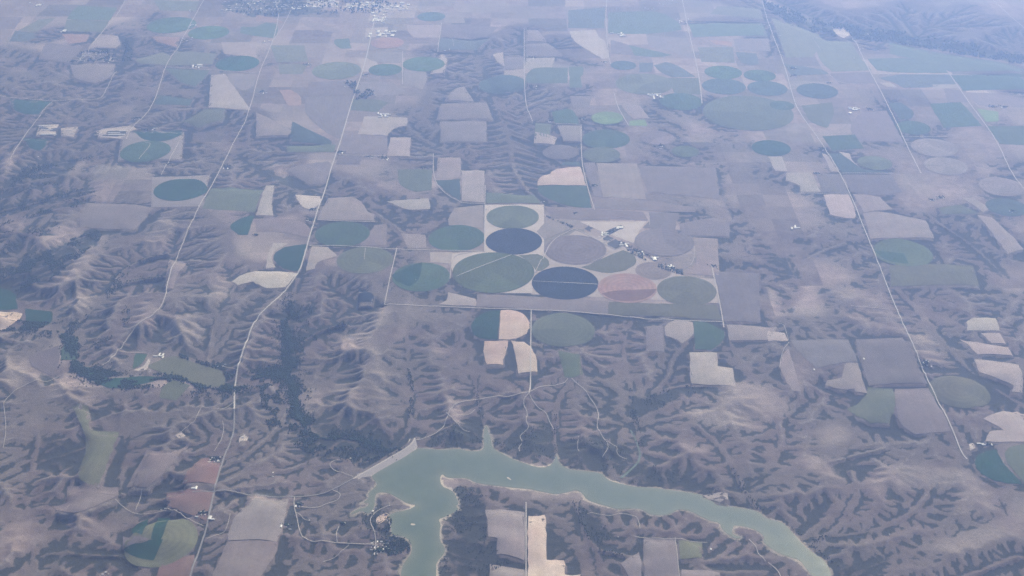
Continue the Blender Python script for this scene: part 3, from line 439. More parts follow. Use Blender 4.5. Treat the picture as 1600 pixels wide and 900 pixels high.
M_ROCK = mat('riprap', (.33, .30, .30), .95, .25, .03, .2, .05)[0]
M_GRASS = mat('dam grass', (.17, .15, .135), .95, .3, .02, .1, .05)[0]
M_LEAF = mat('leaves', (.033, .058, .036), .9, .55, .02, .15, .1)[0]
M_BARK = mat('bark', (.10, .08, .06), .9, .2, .1, .5, .05)[0]
M_WALL = mat('painted boards', (.55, .53, .50), .7, .3, .01, .2, .2)[0]
M_ROOFW = mat('white metal roof', (.66, .66, .65), .5, .15, .02, .1, .3)[0]
M_ROOFG = mat('grey shingle roof', (.30, .29, .28), .8, .3, .02, .2, .2)[0]
M_STEEL = mat('galvanised steel', (.60, .62, .63), .45, .15, .05, .3, .4)[0]
# open rangeland
M_GROUND, nt, b, mul, geo, noise, math_ = mat('rangeland', (1, 1, 1), 1.0, .2, .002, .02, .02)
at = nt.nodes.new('ShaderNodeAttribute'); at.attribute_name = 'cover'; sp = nt.nodes.new('ShaderNodeSeparateColor'); nt.links.new(at.outputs['Color'], sp.inputs[0])
at2 = nt.nodes.new('ShaderNodeAttribute'); at2.attribute_name = 'parcel'
n1, n2, n3, n4 = noise(.0055, 7, .68), noise(.025, 5, .65), noise(.0009, 3), noise(.07, 2)
def mixc(f, a, c):
    n = nt.nodes.new('ShaderNodeMix'); n.data_type = 'RGBA'; 
    for k, v in ((0, f), (6, a), (7, c)):
        if isinstance(v, (int, float)): n.inputs[k].default_value = v
        elif isinstance(v, tuple): n.inputs[k].default_value = (*v, 1)
        else: nt.links.new(v, n.inputs[k])
    return n.outputs[2]
def edge(x, lo, hi):
    n = nt.nodes.new('ShaderNodeMapRange'); n.interpolation_type = 'SMOOTHSTEP'; n.inputs[1].default_value = lo; n.inputs[2].default_value = hi; nt.links.new(x, n.inputs[0]); return n.outputs[0]
c = mixc(edge(n1, .35, .65), (.218, .168, .162), (.312, .252, .238))
c = mixc(edge(n3, .4, .62), c, mixc(edge(n2, .3, .7), (.216, .182, .166), (.302, .255, .234)))
at3 = nt.nodes.new('ShaderNodeAttribute'); at3.attribute_name = 'crop_tint'
c = mixc(math_('MULTIPLY', edge(at3.outputs['Fac'], .15, .9), .32), c, (.085, .105, .080))
c = mixc(math_('MULTIPLY', edge(math_('MULTIPLY', at3.outputs['Fac'], -1), .15, .9), .55), c, (.30, .245, .225))
nse = math_('ADD', math_('MULTIPLY', math_('SUBTRACT', n1, .5), .9), math_('MULTIPLY', math_('SUBTRACT', n2, .5), .55))
pale_f = edge(math_('ADD', sp.outputs['Green'], nse), .30, .62)
c = mixc(pale_f, c, mixc(n2, (.32, .276, .262), (.44, .383, .355)))
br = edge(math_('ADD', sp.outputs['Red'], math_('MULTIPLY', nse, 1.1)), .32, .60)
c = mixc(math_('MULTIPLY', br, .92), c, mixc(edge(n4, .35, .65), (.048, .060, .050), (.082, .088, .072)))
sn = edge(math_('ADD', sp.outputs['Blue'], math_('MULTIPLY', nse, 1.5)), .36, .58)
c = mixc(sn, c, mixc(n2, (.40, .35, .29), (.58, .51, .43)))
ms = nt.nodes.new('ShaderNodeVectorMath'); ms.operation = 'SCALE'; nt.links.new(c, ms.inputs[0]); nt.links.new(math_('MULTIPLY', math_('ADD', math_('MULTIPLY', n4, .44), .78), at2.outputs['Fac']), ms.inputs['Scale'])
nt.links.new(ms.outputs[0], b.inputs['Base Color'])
bp = nt.nodes.new('ShaderNodeBump'); bp.inputs['Strength'].default_value = .6; bp.inputs['Distance'].default_value = 14.0
nt.links.new(math_('ADD', math_('MULTIPLY', n2, .7), math_('MULTIPLY', n4, .25)), bp.inputs['Height']); nt.links.new(bp.outputs[0], b.inputs['Normal'])
# silty lake water: milkier over the shallows, streaked by the wind
M_WATER, nt, b, mul, geo, noise, math_ = mat('silty water', (.086, .113, .062), .10, .22, .0011, .006, .35)
dp = nt.nodes.new('ShaderNodeAttribute'); dp.attribute_name = 'shallow'
mx = nt.nodes.new('ShaderNodeMix'); mx.data_type = 'RGBA'; nt.links.new(mul.outputs[0], mx.inputs[6]); mx.inputs[7].default_value = (.165, .170, .105, 1)
nt.links.new(math_('MULTIPLY', math_('ADD', dp.outputs['Fac'], math_('MULTIPLY', math_('SUBTRACT', noise(.006, 4), .5), .5)), .8), mx.inputs[0]); nt.links.new(mx.outputs[2], b.inputs['Base Color'])
mp = nt.nodes.new('ShaderNodeMapping'); mp.inputs['Scale'].default_value = (.0012, .009, .01); mp.inputs['Rotation'].default_value = (0, 0, .5); nt.links.new(geo.outputs['Position'], mp.inputs['Vector'])
ws = nt.nodes.new('ShaderNodeTexNoise'); ws.inputs['Scale'].default_value = 1.0; ws.inputs['Detail'].default_value = 4; nt.links.new(mp.outputs[0], ws.inputs['Vector'])
nt.links.new(math_('ADD', math_('MULTIPLY', ws.outputs['Fac'], .07), .07), b.inputs['Roughness'])
bp = nt.nodes.new('ShaderNodeBump'); bp.inputs['Strength'].default_value = .10; bp.inputs['Distance'].default_value = 1.0
nt.links.new(noise(.08, 3), bp.inputs['Height']); nt.links.new(bp.outputs[0], b.inputs['Normal'])
# ------------------------------------------------------------------ object helpers
def mesh_obj(name, V, F, m, parent=None, smooth=False, origin=None, fm=None):
    me = bpy.data.meshes.new(name); V = np.asarray(V, float)
    if origin is None: origin = (0, 0, 0)
    me.from_pydata((V-np.asarray(origin)).tolist(), [], [tuple(f) for f in F]); 
    for mm in (m if isinstance(m, (list, tuple)) else [m]): me.materials.append(mm)
    if fm is not None: me.polygons.foreach_set('material_index', np.asarray(fm, np.int32))
    if smooth: me.polygons.foreach_set('use_smooth', np.ones(len(me.polygons), bool))
    o = bpy.data.objects.new(name, me); COL.objects.link(o); o.location = origin
    if parent: o.parent = parent
    return o
def fast_mesh(name, V, F, m):                                    # V (n,3), F (k,3|4) arrays
    me = bpy.data.meshes.new(name); n, k = len(V), F.shape[1]
    me.vertices.add(n); me.vertices.foreach_set('co', np.asarray(V, np.float32).ravel())
    me.loops.add(F.size); me.loops.foreach_set('vertex_index', F.astype(np.int32).ravel())
    me.polygons.add(len(F)); me.polygons.foreach_set('loop_start', np.arange(0, F.size, k, dtype=np.int32)); me.polygons.foreach_set('loop_total', np.full(len(F), k, np.int32))
    for mm in (m if isinstance(m, (list, tuple)) else [m]): me.materials.append(mm)
    o = bpy.data.objects.new(name, me); COL.objects.link(o); return o
def tag(o, label=None, cat=None, group=None, kind=None):
    for k, v in (('label', label), ('category', cat), ('group', group), ('kind', kind)):
        if v: o[k] = v
    return o
# ------------------------------------------------------------------ ground cover masks and the ground itself
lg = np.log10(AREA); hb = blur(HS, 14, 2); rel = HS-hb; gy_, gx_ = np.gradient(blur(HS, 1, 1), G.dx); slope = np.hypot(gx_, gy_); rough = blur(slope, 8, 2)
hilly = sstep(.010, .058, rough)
brush = np.zeros(G.shape); pale = np.zeros(G.shape); sand = np.zeros(G.shape)
for p in BRUSH: G.fill(cast_poly(p), brush)
for p in PALE: G.fill(cast_poly(p), pale)
bp0, pp0 = blur(brush, 4), blur(pale, 3); hilly = hilly*(1-.7*pp0); brush = blur(brush, 3)*.5; pale = blur(pale, 3)*.10
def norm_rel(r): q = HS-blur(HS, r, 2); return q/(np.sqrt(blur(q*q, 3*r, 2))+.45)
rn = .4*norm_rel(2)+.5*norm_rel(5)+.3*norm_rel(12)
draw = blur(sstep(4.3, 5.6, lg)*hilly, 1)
brush = brush*(1+.5*sstep(.5, -1, rn))+hilly*sstep(-.05, -1.1, rn)*.88+.3*draw-.08*hilly  # brush in hollows, pale grass on crests; relief shading also put into the colour
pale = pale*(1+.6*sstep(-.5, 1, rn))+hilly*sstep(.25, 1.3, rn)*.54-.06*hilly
scrub = np.zeros(G.shape)
for p in SCRUB: G.fill(cast_poly(p), scrub)
scrub = blur(scrub, 12, 3); brush = brush+.17*scrub; pale = pale*(1-.75*bp0)*(1-.45*scrub)
for k_, (xy_, zz_, w_) in enumerate(wash_lines()):
    t_ = np.zeros(G.shape, np.float32)
    feather = k_ >= NW_; G.stroke(xy_, 44 if feather else 130 if k_ == 0 else 44, t_)
    if k_ == 40: continue; brush = np.maximum(brush, np.minimum(1, 1.5*t_)*(1.0 if feather else .50))
brush = brush*(1-.45*np.clip(blur(pale, 2), 0, 1))
shore = np.zeros(G.shape); lp = np.vstack([lake_poly, lake_poly[:1]]); G.stroke(lp, 75, shore)
sand = shore*.62*(1-LAKEM); sand = np.where(LAKEM, 1, sand)
# fenced parcels of range: each grazed a little differently
def parcels(size, seed, amp):
    r = np.random.RandomState(seed); xx = X0+np.arange(G.nx)*G.dx; yy = Y0+np.arange(G.ny)*G.dx
    ax = (xx[None, :]-.0085*yy[:, None])-120; ay = yy[:, None]+.012*xx[None, :]-300
    t = 1+amp*(r.rand(120, 120)-.5)*2*(r.rand(120, 120) < .7)
    return t[(np.floor(ay/size).astype(int)) % 120, (np.floor(ax/size).astype(int)) % 120]
flat_ = 1-hilly
parcel = (1-.47*hilly)*parcels(1609, 3, .12)*(1+(parcels(804, 4, .34)-1)*(.25+.75*flat_))*(1+(parcels(402, 9, .22)-1)*flat_)  # hilly range darker: brushier, and the dimmer near light put into its colour
crop_tint = np.clip((parcels(804, 14, 1.0)-1)*.9+(parcels(402, 15, 1.0)-1)*.35, -1, 1)*flat_*(1+.9*sstep(16500, 21000, Y0+np.arange(G.ny)*G.dx))[:, None]
def expand(a, v=None): return np.pad(a, EXT, mode='edge')
EXT = 9; ring = np.array([40, 120, 400, 1200, 3500, 9000, 22000, 55000, 140000.])
xs = np.r_[X0-ring[::-1], X0+np.arange(G.nx)*G.dx, X1+ring]; ys = np.r_[Y0-ring[::-1], Y0+np.arange(G.ny)*G.dx, Y1+ring]
cut = FM.copy(); inner = (blur(FM, 1, 1) > .995)
hg = expand(HS-1.6*inner); XX, YY = np.meshgrid(xs, ys); V = np.stack([XX, YY, hg], 2).reshape(-1, 3)
nx = len(xs); ny = len(ys); b0 = (np.arange(ny-1)[:, None]*nx+np.arange(nx-1)[None, :]).ravel(); F = np.stack([b0, b0+1, b0+1+nx, b0+nx], 1)
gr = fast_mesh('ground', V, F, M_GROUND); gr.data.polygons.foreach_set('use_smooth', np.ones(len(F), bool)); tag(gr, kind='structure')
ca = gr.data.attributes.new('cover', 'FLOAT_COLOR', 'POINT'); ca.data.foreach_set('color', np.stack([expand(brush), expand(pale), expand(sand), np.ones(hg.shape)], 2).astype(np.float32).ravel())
pb = gr.data.attributes.new('crop_tint', 'FLOAT', 'POINT'); pb.data.foreach_set('value', expand(crop_tint).astype(np.float32).ravel())
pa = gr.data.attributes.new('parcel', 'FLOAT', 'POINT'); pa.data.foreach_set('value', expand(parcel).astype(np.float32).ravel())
print('ground', round(time.time()-T0, 1))
def triangulate(poly, step):
    x0, y0 = poly.min(0); x1, y1 = poly.max(0); b = densify(poly, step, True); n = len(b)
    gx, gy = np.meshgrid(np.arange(x0+step*.4, x1, step), np.arange(y0+step*.4, y1, step)); q = np.stack([gx.ravel(), gy.ravel()], 1)
    ins = np.zeros(len(q), bool)
    for (ax, ay), (bx, by) in zip(b, np.roll(b, -1, 0)):
        if ay == by: continue
        r = (q[:, 1] >= min(ay, by)) & (q[:, 1] < max(ay, by)); ins[r] ^= q[r, 0] < ax+(q[r, 1]-ay)/(by-ay)*(bx-ax)
    q = q[ins]
    d = np.full(len(q), 1e9)
    for k in range(0, n): d = np.minimum(d, np.abs(q[:, 0]-b[k, 0])+np.abs(q[:, 1]-b[k, 1]))
    q = q[d > step*.5]; pts = [Vector(p) for p in np.vstack([b, q]).tolist()]
    o = delaunay_2d_cdt(pts, [], [list(range(n))], 1, .01)
    return np.array([list(v) for v in o[0]]), [f for f in o[2]]
def sheet(name, poly, m, z, step=50.0, flat=None, color=None):
    x0, y0 = poly.min(0); x1, y1 = poly.max(0); step = max(min(step, .25*max(x1-x0, y1-y0)), 6)
    p, f = triangulate(poly, step)
    zz = np.full(len(p), flat) if flat is not None else height(p[:, 0], p[:, 1])+z
    c = poly.mean(0); o = mesh_obj(name, np.c_[p, zz], f, m, smooth=True, origin=(c[0], c[1], float(zz.mean())))
    if color: o.color = (*color, 1)
    return o
lake_o = sheet('lake_water', smooth_line(lake_poly, 1, True), M_WATER, 0, 38, flat=ZL); tag(lake_o, kind='structure')
vv = np.array([v.co[:2] for v in lake_o.data.vertices])+np.array(lake_o.location[:2]); edge_d = np.full(len(vv), 1e9)
for a_, b_ in zip(lake_poly, np.roll(lake_poly, -1, 0)):
    d_ = b_-a_; t_ = np.clip(((vv-a_)@d_)/max(d_@d_, 1e-6), 0, 1); edge_d = np.minimum(edge_d, np.hypot(*(vv-a_-t_[:, None]*d_).T))
sh = lake_o.data.attributes.new('shallow', 'FLOAT', 'POINT'); sh.data.foreach_set('value', np.exp(-edge_d/55).astype(np.float32))
for bar in ([(640,819),(643,817),(648,818),(651,820),(646,821.5),(642,821)], [(790,746),(793,744),(798,748),(801,751),(796,750)]):
    p = smooth_line(poly_ground(bar, ZL), 2, True); q = p.mean(0)+(p-p.mean(0))*.5; n = len(p)
    V = np.vstack([np.c_[p, np.full(n, ZL-1)], np.c_[q, np.full(n, ZL+1.2)]]); F = [(i, (i+1) % n, n+(i+1) % n, n+i) for i in range(n)]+[tuple(range(n, 2*n))]
    tag(mesh_obj('sandbar', V, F, M_SAND), kind='structure')
# ------------------------------------------------------------------ where things are, in words
MARKS = [('the reservoir dam',605,716),('the reservoir bend',660,760),('the reservoir arm',1050,785),('the plain navy circle',803,377),('the navy circle crossed by a white line',883,442),('the salmon pink circle',980,450),('the peach half circle',805,508),('the scalloped peach field',880,276),
 ('the lime green circle',949,184),('the biggest dull green circle',1169,176),('the far town',540,8),('the wooded village',150,90),('the white feedlot',76,204),('the long feedlot',180,208),('the long windbreak',1015,408),('the olive creek field',297,582),('the striped circle',251,843),('the dark half circle by the highway',1555,730),
 ('the slanted cream field',918,68),('the feathered gullies',795,230),('the white gravel pit',1312,50),('the lone deep teal circle',282,296),('the square cream field',1314,322),('the small orange field',455,153),('the green circle by the highway',1411,394),('the L shaped peach field',850,850),('the teal quarter circle',1108,525),('the largest green circle',771,425),
 ('the circle with a centre track',570,406),('the teal circle split by a lane',227,236),('the river woods',1480,78),('the dark wooded hills',70,400),('the straight highway crossing',487,357),('the cream field in the highway bend',420,437),('the small brown circle',1021,423),('the stacked pale strips',1545,530),('the four mauve gully heads',1230,430),('the dark teal circle under the village',371,99)]
USED = set()
def where(px, py, skip=5.0, n=0):
    d = sorted((math.hypot(px-x, (py-y)*1.6), w, x, y) for w, x, y in MARKS)
    d = [q for q in d if q[0] > skip]
    r, w, x, y = d[n]; dx, dy = px-x, (py-y)*1.6
    side = ('to the right of' if dx > 0 else 'to the left of') if abs(dx) > abs(dy)*1.5 else ('beyond' if dy < 0 else 'on the near side of') if abs(dy) > abs(dx)*1.5 else ('beyond and right of' if dx > 0 and dy < 0 else 'beyond and left of' if dy < 0 else 'nearer and right of' if dx > 0 else 'nearer and left of')
    return ('just ' if r < 70 else 'far ' if r > 190 and side[:2] in ('to',) else '')+side+' '+w
def unique(head, px, py):
    for n in range(6):
        t = head+' '+where(px, py, 6, n)
        if t not in USED and len(t.split()) <= 16: USED.add(t); return t
    for n in range(5):
        t = head+' between '+sorted((math.hypot(px-x, (py-y)*1.6), w) for w, x, y in MARKS)[n][1]+' and '+sorted((math.hypot(px-x, (py-y)*1.6), w) for w, x, y in MARKS)[n+1][1]
        if t not in USED: USED.add(t); return t
    return t
def size_word(a): return 'large ' if a > 9e5 else 'small ' if a < 1.6e5 else ''
def shape_word(f, poly):
    if f[0] == 'c': return 'round pivot field'
    n = len(f[2]); w = np.ptp(poly[:, 0]); h = np.ptp(poly[:, 1])
    s = 'four sided' if n == 4 else 'irregular' if n > 6 else 'cut off'
    if max(w, h) > 2.6*min(w, h): s = 'long narrow'
    return s+' field'
SPECIAL = {(803,377):'very dark navy round pivot field, the plain one without a line across it',(883,442):'very dark navy round pivot field with a white line straight across it',(980,450):'pale pinkish round pivot field with a redder near half',(771,425):'large green round pivot field, biggest of the middle cluster, crossed by a slanting line',(949,184):'bright lime green round pivot field far beyond the feathered gullies',
 (282,296):'deep teal round pivot field standing alone on the left beside the county road',(251,843):'olive round pivot field with dark teal strips in the lower left corner',(1169,176):'very large dull green round pivot field, the biggest of the far right group',(570,406):'dull green round pivot field with a pale track to its centre',(227,236):'teal round pivot field split by a pale lane below the feedlot',(1411,394):'green round pivot field beside the straight highway on the right',(899,390):'mauve brown round pivot field between the navy circle and the windbreak'}
def area(p): x, y = p[:, 0], p[:, 1]; return abs(np.dot(x, np.roll(y, -1))-np.dot(y, np.roll(x, -1)))/2
def make_field(f, z):
    m = M_PIVOT if f[0] == 'c' else M_CROP
    tone = TONE[f[1] if f[0] == 'p' else f[4]]
    if f[0] == 'c':
        x, y = cast(np.array([f[1], f[1]+f[3]], float), np.array([f[2], f[2]], float)); r = x[1]-x[0]
        a = np.linspace(0, 2*np.pi, 91)[:-1]; p = np.stack([x[0]+r*np.cos(a), y[0]+r*np.sin(a)], 1); px, py = f[1], f[2]
    else:
        p = soften(cast_poly(f[2])); px, py = np.array(f[2]).mean(0); p = densify(p, 110, True); p = p+np.random.RandomState(int(px+py)).normal(0, 4.5, p.shape)
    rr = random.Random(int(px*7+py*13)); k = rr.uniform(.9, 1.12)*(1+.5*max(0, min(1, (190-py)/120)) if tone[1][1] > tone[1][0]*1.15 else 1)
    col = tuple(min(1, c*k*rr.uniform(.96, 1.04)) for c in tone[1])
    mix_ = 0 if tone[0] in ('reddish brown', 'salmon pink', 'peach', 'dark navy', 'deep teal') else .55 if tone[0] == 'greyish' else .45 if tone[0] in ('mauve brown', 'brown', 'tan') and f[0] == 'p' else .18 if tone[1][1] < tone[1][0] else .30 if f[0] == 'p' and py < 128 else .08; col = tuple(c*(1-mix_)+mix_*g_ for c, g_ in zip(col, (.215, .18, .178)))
    far = py < 170
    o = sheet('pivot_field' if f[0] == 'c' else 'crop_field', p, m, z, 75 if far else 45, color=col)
    if f[0] != 'c': o.rotation_euler = (0, 0, 0)
    lab = SPECIAL.get((f[1], f[2])) if f[0] == 'c' else None
    if lab: USED.add(lab)
    tag(o, lab or unique(size_word(area(p))+tone[0]+' '+shape_word(f, p), px, py), 'crop field', 'round fields watered by pivots' if f[0] == 'c' else 'fields laid out on the plateau')
    return o
order = sorted(FIELDS, key=lambda f: f[0] == 'c')
for k, f in enumerate(order): make_field(f, 1.2+.0105*k)
for f in OVER:
    p = cast_poly(f[2]); px, py = np.array(f[2]).mean(0); o = sheet('crop_strip', soften(p), M_CROP, 4.6, 45, color=TONE[f[1]][1])
    tag(o, unique(TONE[f[1]][0]+' crop strip inside a round field', px, py), 'crop strip', 'second crops inside round fields')
for c, pts in YARDS: tag(sheet('bare_soil_path', soften(cast_poly(pts)), M_YARD, .6, 50, color=TONE[c][1]), kind='structure')
PENS = [[(942,372),(950,369),(960,373),(953,377),(943,375)],[(949,380),(962,374),(976,383),(962,389),(950,384)],[(941,365),(952,359),(970,352),(975,355),(962,362),(950,368)],[(913,357),(918,355),(920,352),(922,355),(927,356),(922,359),(923,362),(918,360)],[(1055,421),(1067,420),(1068,430),(1057,426)],[(80,201),(92,200),(90,206),(78,205)],[(62,199),(76,200),(75,202),(60,202)],[(168,205),(198,205),(197,209),(166,209)],[(186,212),(160,211),(161,212.5),(185,213.5)],[(330,717),(338,715),(347,719),(344,723),(333,723)],[(1058,360),(1066,361),(1060,366)]]
for pts in PENS:
    px, py = np.array(pts).mean(0); o = sheet('stock_pen', cast_poly(pts), M_YARD, 4.6, 30, color=(.075,.075,.082)); tag(o, unique('dark trampled stock pen', px, py), 'stock pen', 'dark pens and yards of the farms')
print('fields', round(time.time()-T0, 1))
def ribbon(name, pts, w, m, lift=5.4):
    p = cast_poly(pts); p = densify(smooth_line(p, 2), 26.0); t = np.gradient(p, axis=0); t /= np.maximum(np.hypot(t[:, 0], t[:, 1]), 1e-6)[:, None]; nrm = np.stack([-t[:, 1], t[:, 0]], 1)
    L, R = p+nrm*w/2, p-nrm*w/2; zc = height(p[:, 0], p[:, 1]); zl = height(L[:, 0], L[:, 1]); zr = height(R[:, 0], R[:, 1]); zz = np.maximum(np.maximum(zl, zr), zc)
    k = np.array([.25, .5, .25]); zs = np.convolve(np.pad(zz, 1, mode='edge'), k, 'valid'); zz = np.maximum(zz, zs)+lift; n = len(p)
    V = np.empty((2*n, 3)); V[0::2] = np.c_[L, zz]; V[1::2] = np.c_[R, zz]; F = [(2*i+1, 2*i+3, 2*i+2, 2*i) for i in range(n-1)]
    c = V.mean(0); o = mesh_obj(name, V, F, m, smooth=True, origin=tuple(c)); return tag(o, kind='structure')
for k, (nm, w, pts) in enumerate(ROADS): ribbon('path' if nm == 'farm_track' else 'road', pts, w*.8 if nm == 'farm_track' else w, {'highway': M_HIGH, 'county_road': M_TRACK, 'lower_road': M_FADE, 'farm_track': M_DIRT}[nm], 5.4+.02*k)
# muddy stream that enters the reservoir
ST = [([(984,735),(978,741),(970,747)],30),([(1000,708),(999,720),(990,730),(982,737)],22),([(985,672),(994,688),(1000,708)],16)]
for pts, w in ST: ribbon('stream_water', pts, w, M_WATER, 2.0)
# ------------------------------------------------------------------ the dam
dam = bpy.data.objects.new('earth_dam', None); COL.objects.link(dam)
cr = smooth_line(poly_ground([(551,748),(572,736),(600,720),(628,704),(640,696),(646,689),(648,684)], ZL+12), 1); wl = smooth_line(poly_ground([(579,744),(590,737.5),(612,725.5),(632,714.5),(644,706.5),(650,701),(652,697)], ZL), 1)
k = len(cr); dam.location = (*cr.mean(0), ZL-20); O = np.array([*cr.mean(0), ZL-20])
tg = np.gradient(cr, axis=0); tg /= np.hypot(tg[:, 0], tg[:, 1])[:, None]; nr = np.stack([-tg[:, 1], tg[:, 0]], 1)
c1 = np.c_[cr-nr*7, np.full(k, ZL+12)]; c2 = np.c_[cr+nr*7, np.full(k, ZL+12)]; up = np.c_[wl, np.full(k, ZL-.5)]; upb = np.c_[wl-nr*14, np.full(k, ZL-4)]; dn = np.c_[cr+nr*85, np.full(k, ZL-28)]
def strip(name, a, b, m, z=0):
    V = np.vstack([a, b])-O; V[:, 2] += z; o = mesh_obj(name, V, [(i, i+1, k+i+1, k+i) for i in range(k-1)], m, dam, smooth=True); return o
strip('upstream_face', c1, up, M_ROCK); strip('waterline_riprap', up, upb, M_SAND); strip('crest', c1, c2, M_TRACK); strip('downstream_slope', c2, dn, M_GRASS)
bench = c2*.45+dn*.55; strip('bench_track', bench, bench+np.c_[nr*12, np.zeros(k)], M_TRACK, 1.2)
tag(dam, 'long grey earth dam holding back the reservoir, with a track along its crest', 'dam')
# ------------------------------------------------------------------ trees
OCT = np.array([(1,0,0),(-1,0,0),(0,1,0),(0,-1,0),(0,0,1),(0,0,-1)], float)
def _ball():
    v = [tuple(x) for x in OCT]; tri = [(0,2,4),(2,1,4),(1,3,4),(3,0,4),(2,0,5),(1,2,5),(3,1,5),(0,3,5)]; out = []; mid = {}
    def m(a, b):
        k = (min(a, b), max(a, b))
        if k not in mid: p = np.array(v[a])+np.array(v[b]); v.append(tuple(p/np.linalg.norm(p))); mid[k] = len(v)-1
        return mid[k]
    for a, b, c in tri:
        x, y, z = m(a, b), m(b, c), m(c, a); out += [(a, x, z), (x, b, y), (z, y, c), (x, y, z)]
    return np.array(v), np.array(out)
BV, BF = _ball(); NB = len(BV)
TV = np.array([(1,0,0),(-.5,.87,0),(-.5,-.87,0),(.4,0,1),(-.2,.35,1),(-.2,-.35,1)], float); TF = np.array([(0,1,4),(0,4,3),(1,2,5),(1,5,4),(2,0,3),(2,3,5)])
def wood(name, xy, r0, r1, seed, label=None, cat=None, group=None, kind='stuff'):
    rs = np.random.RandomState(seed); n = len(xy)
    if n == 0: return None
    z = height(xy[:, 0], xy[:, 1]); r = rs.uniform(r0, r1, n)**1.0; hgt = r*rs.uniform(.75, 1.25, n); base = r*.55
    jit = 1+.34*(rs.rand(n, NB, 1)-.5)*2
    V = BV[None]*jit*np.stack([r, r*rs.uniform(.75, 1.2, n), hgt], 1)[:, None, :]; V = V+np.c_[xy, z+base+hgt*.8][:, None, :]
    T = TV[None]*np.stack([r*.12, r*.12, base+hgt*.6], 1)[:, None, :]+np.c_[xy, z-.5][:, None, :]
    F = (BF[None]+np.arange(n)[:, None, None]*NB).reshape(-1, 3); F2 = (TF[None]+np.arange(n)[:, None, None]*6+n*NB).reshape(-1, 3)
    o = fast_mesh(name, np.vstack([V.reshape(-1, 3), T.reshape(-1, 3)]), np.vstack([F, F2]), [M_LEAF, M_BARK])
    mi = np.zeros(len(F)+len(F2), np.int32); mi[len(F):] = 1; o.data.polygons.foreach_set('material_index', mi)
    return tag(o, label, cat, group, kind)
NZ = vnoise(G.shape, 9, 77, 4, .6)
def nz(p): return NZ[np.clip(((p[:, 1]-Y0)/G.dx).astype(int), 0, G.ny-1), np.clip(((p[:, 0]-X0)/G.dx).astype(int), 0, G.nx-1)]
def free(p):                                                    # not on ploughed land or water
    i = np.clip(((p[:, 0]-X0)/G.dx).astype(int), 0, G.nx-1); j = np.clip(((p[:, 1]-Y0)/G.dx).astype(int), 0, G.ny-1); return (FM[j, i] < .5) & ~LAKEM[j, i]
def in_poly(pts, perha, seed, thr=-.2, keep=True):
    p = cast_poly(pts); x0, y0 = p.min(0); x1, y1 = p.max(0); rs = np.random.RandomState(seed); n = int((x1-x0)*(y1-y0)/1e4*perha); q = np.stack([rs.uniform(x0, x1, n), rs.uniform(y0, y1, n)], 1); ins = np.zeros(n, bool)
    for (ax, ay), (bx, by) in zip(p, np.roll(p, -1, 0)):
        if ay == by: continue
        r = (q[:, 1] >= min(ay, by)) & (q[:, 1] < max(ay, by)); ins[r] ^= q[r, 0] < ax+(q[r, 1]-ay)/(by-ay)*(bx-ax)
    q = q[ins]; q = q[nz(q) > thr]; return q[free(q)] if keep else q
def along(k, hw, per100, seed, a=0, b=1, thr=-.35, wet=False):
    xy, zz, w = list(wash_lines())[k]; xy = densify(xy, 20); n = len(xy); xy = xy[int(a*n):max(int(b*n), int(a*n)+2)]
    rs = np.random.RandomState(seed); m = int(len(xy)*20/100*per100); i = rs.randint(0, len(xy), m); q = xy[i]+rs.normal(0, hw, (m, 2)); q = q[nz(q) > thr]; return q if wet else q[free(q)]
wood('creek_woods', np.vstack([along(0, 26, 50, 1, thr=-.3, wet=True), along(0, 10, 20, 2, thr=-.6, wet=True), along(0, 100, 110, 3, thr=-.05), in_poly([(100,525),(125,525),(125,580),(150,572),(190,585),(165,596),(125,588),(105,570)], 62, 81, -.3, False), in_poly([(122,573),(170,600),(230,597),(268,588),(268,596),(230,606),(172,611),(140,597)], 50, 82, -.1, False), in_poly([(345,580),(367,585),(364,612),(343,610)], 60, 83, -.3), in_poly([(280,552),(320,566),(350,574),(352,579),(318,571),(280,558)], 60, 84, -.3, False), in_poly([(28,500),(75,503),(100,520),(98,530),(60,512),(25,510)], 60, 85, -.2, False)]), 4.5, 8.5, 1, 'dark cottonwood strip winding along the creek below the dam')
wood('ravine_woods', np.vstack([along(1, 30, 50, 4, .25, thr=-.15), along(1, 85, 60, 41, .2, thr=.12), along(2, 40, 40, 5, thr=.05), along(3, 45, 34, 6, thr=.1), along(4, 15, 14, 7, .45), in_poly([(405,598),(430,603),(442,625),(432,650),(442,668),(420,668),(410,640)], 60, 86, -.15), in_poly([(455,590),(470,600),(460,625),(470,650),(495,655),(482,668),(455,652),(450,620)], 60, 87, -.2), in_poly([(440,500),(452,500),(462,560),(470,592),(445,592),(400,592),(405,576),(440,573)], 50, 88, -.1), in_poly(BRUSH[4], 14, 71, .1), in_poly(BRUSH[10], 9, 72, .1)]), 4, 7.5, 2, 'dark trees filling the forked ravine right of the curving highway')
wood('hill_woods', np.vstack([in_poly(BRUSH[2], 26, 8, .12), in_poly(BRUSH[3], 22, 9, .05), in_poly(BRUSH[0], 14, 10, .25), in_poly(BRUSH[1], 14, 101, .2), in_poly(BRUSH[5], 16, 102, .1), in_poly(BRUSH[6], 16, 103, .1)]+[along(k, 40, 26, 60+k, .1, 1, .0) for k in (27, 28, 29, 30, 31, 32, 33, 36)]), 4.5, 8.5, 3, 'dark evergreens scattered over the gullied hills at the far left')
wood('dam_woods', np.vstack([in_poly([(455,655),(482,648),(500,690),(530,700),(500,716),(470,702),(447,690)], 34, 17, -.1), in_poly([(533,700),(545,705),(600,712),(580,720),(540,716)], 30, 18, -.1), in_poly([(460,625),(470,640),(480,655),(462,655)], 50, 19, -.5)]), 4.5, 8, 4, 'grove of dark trees at the foot of the dam')
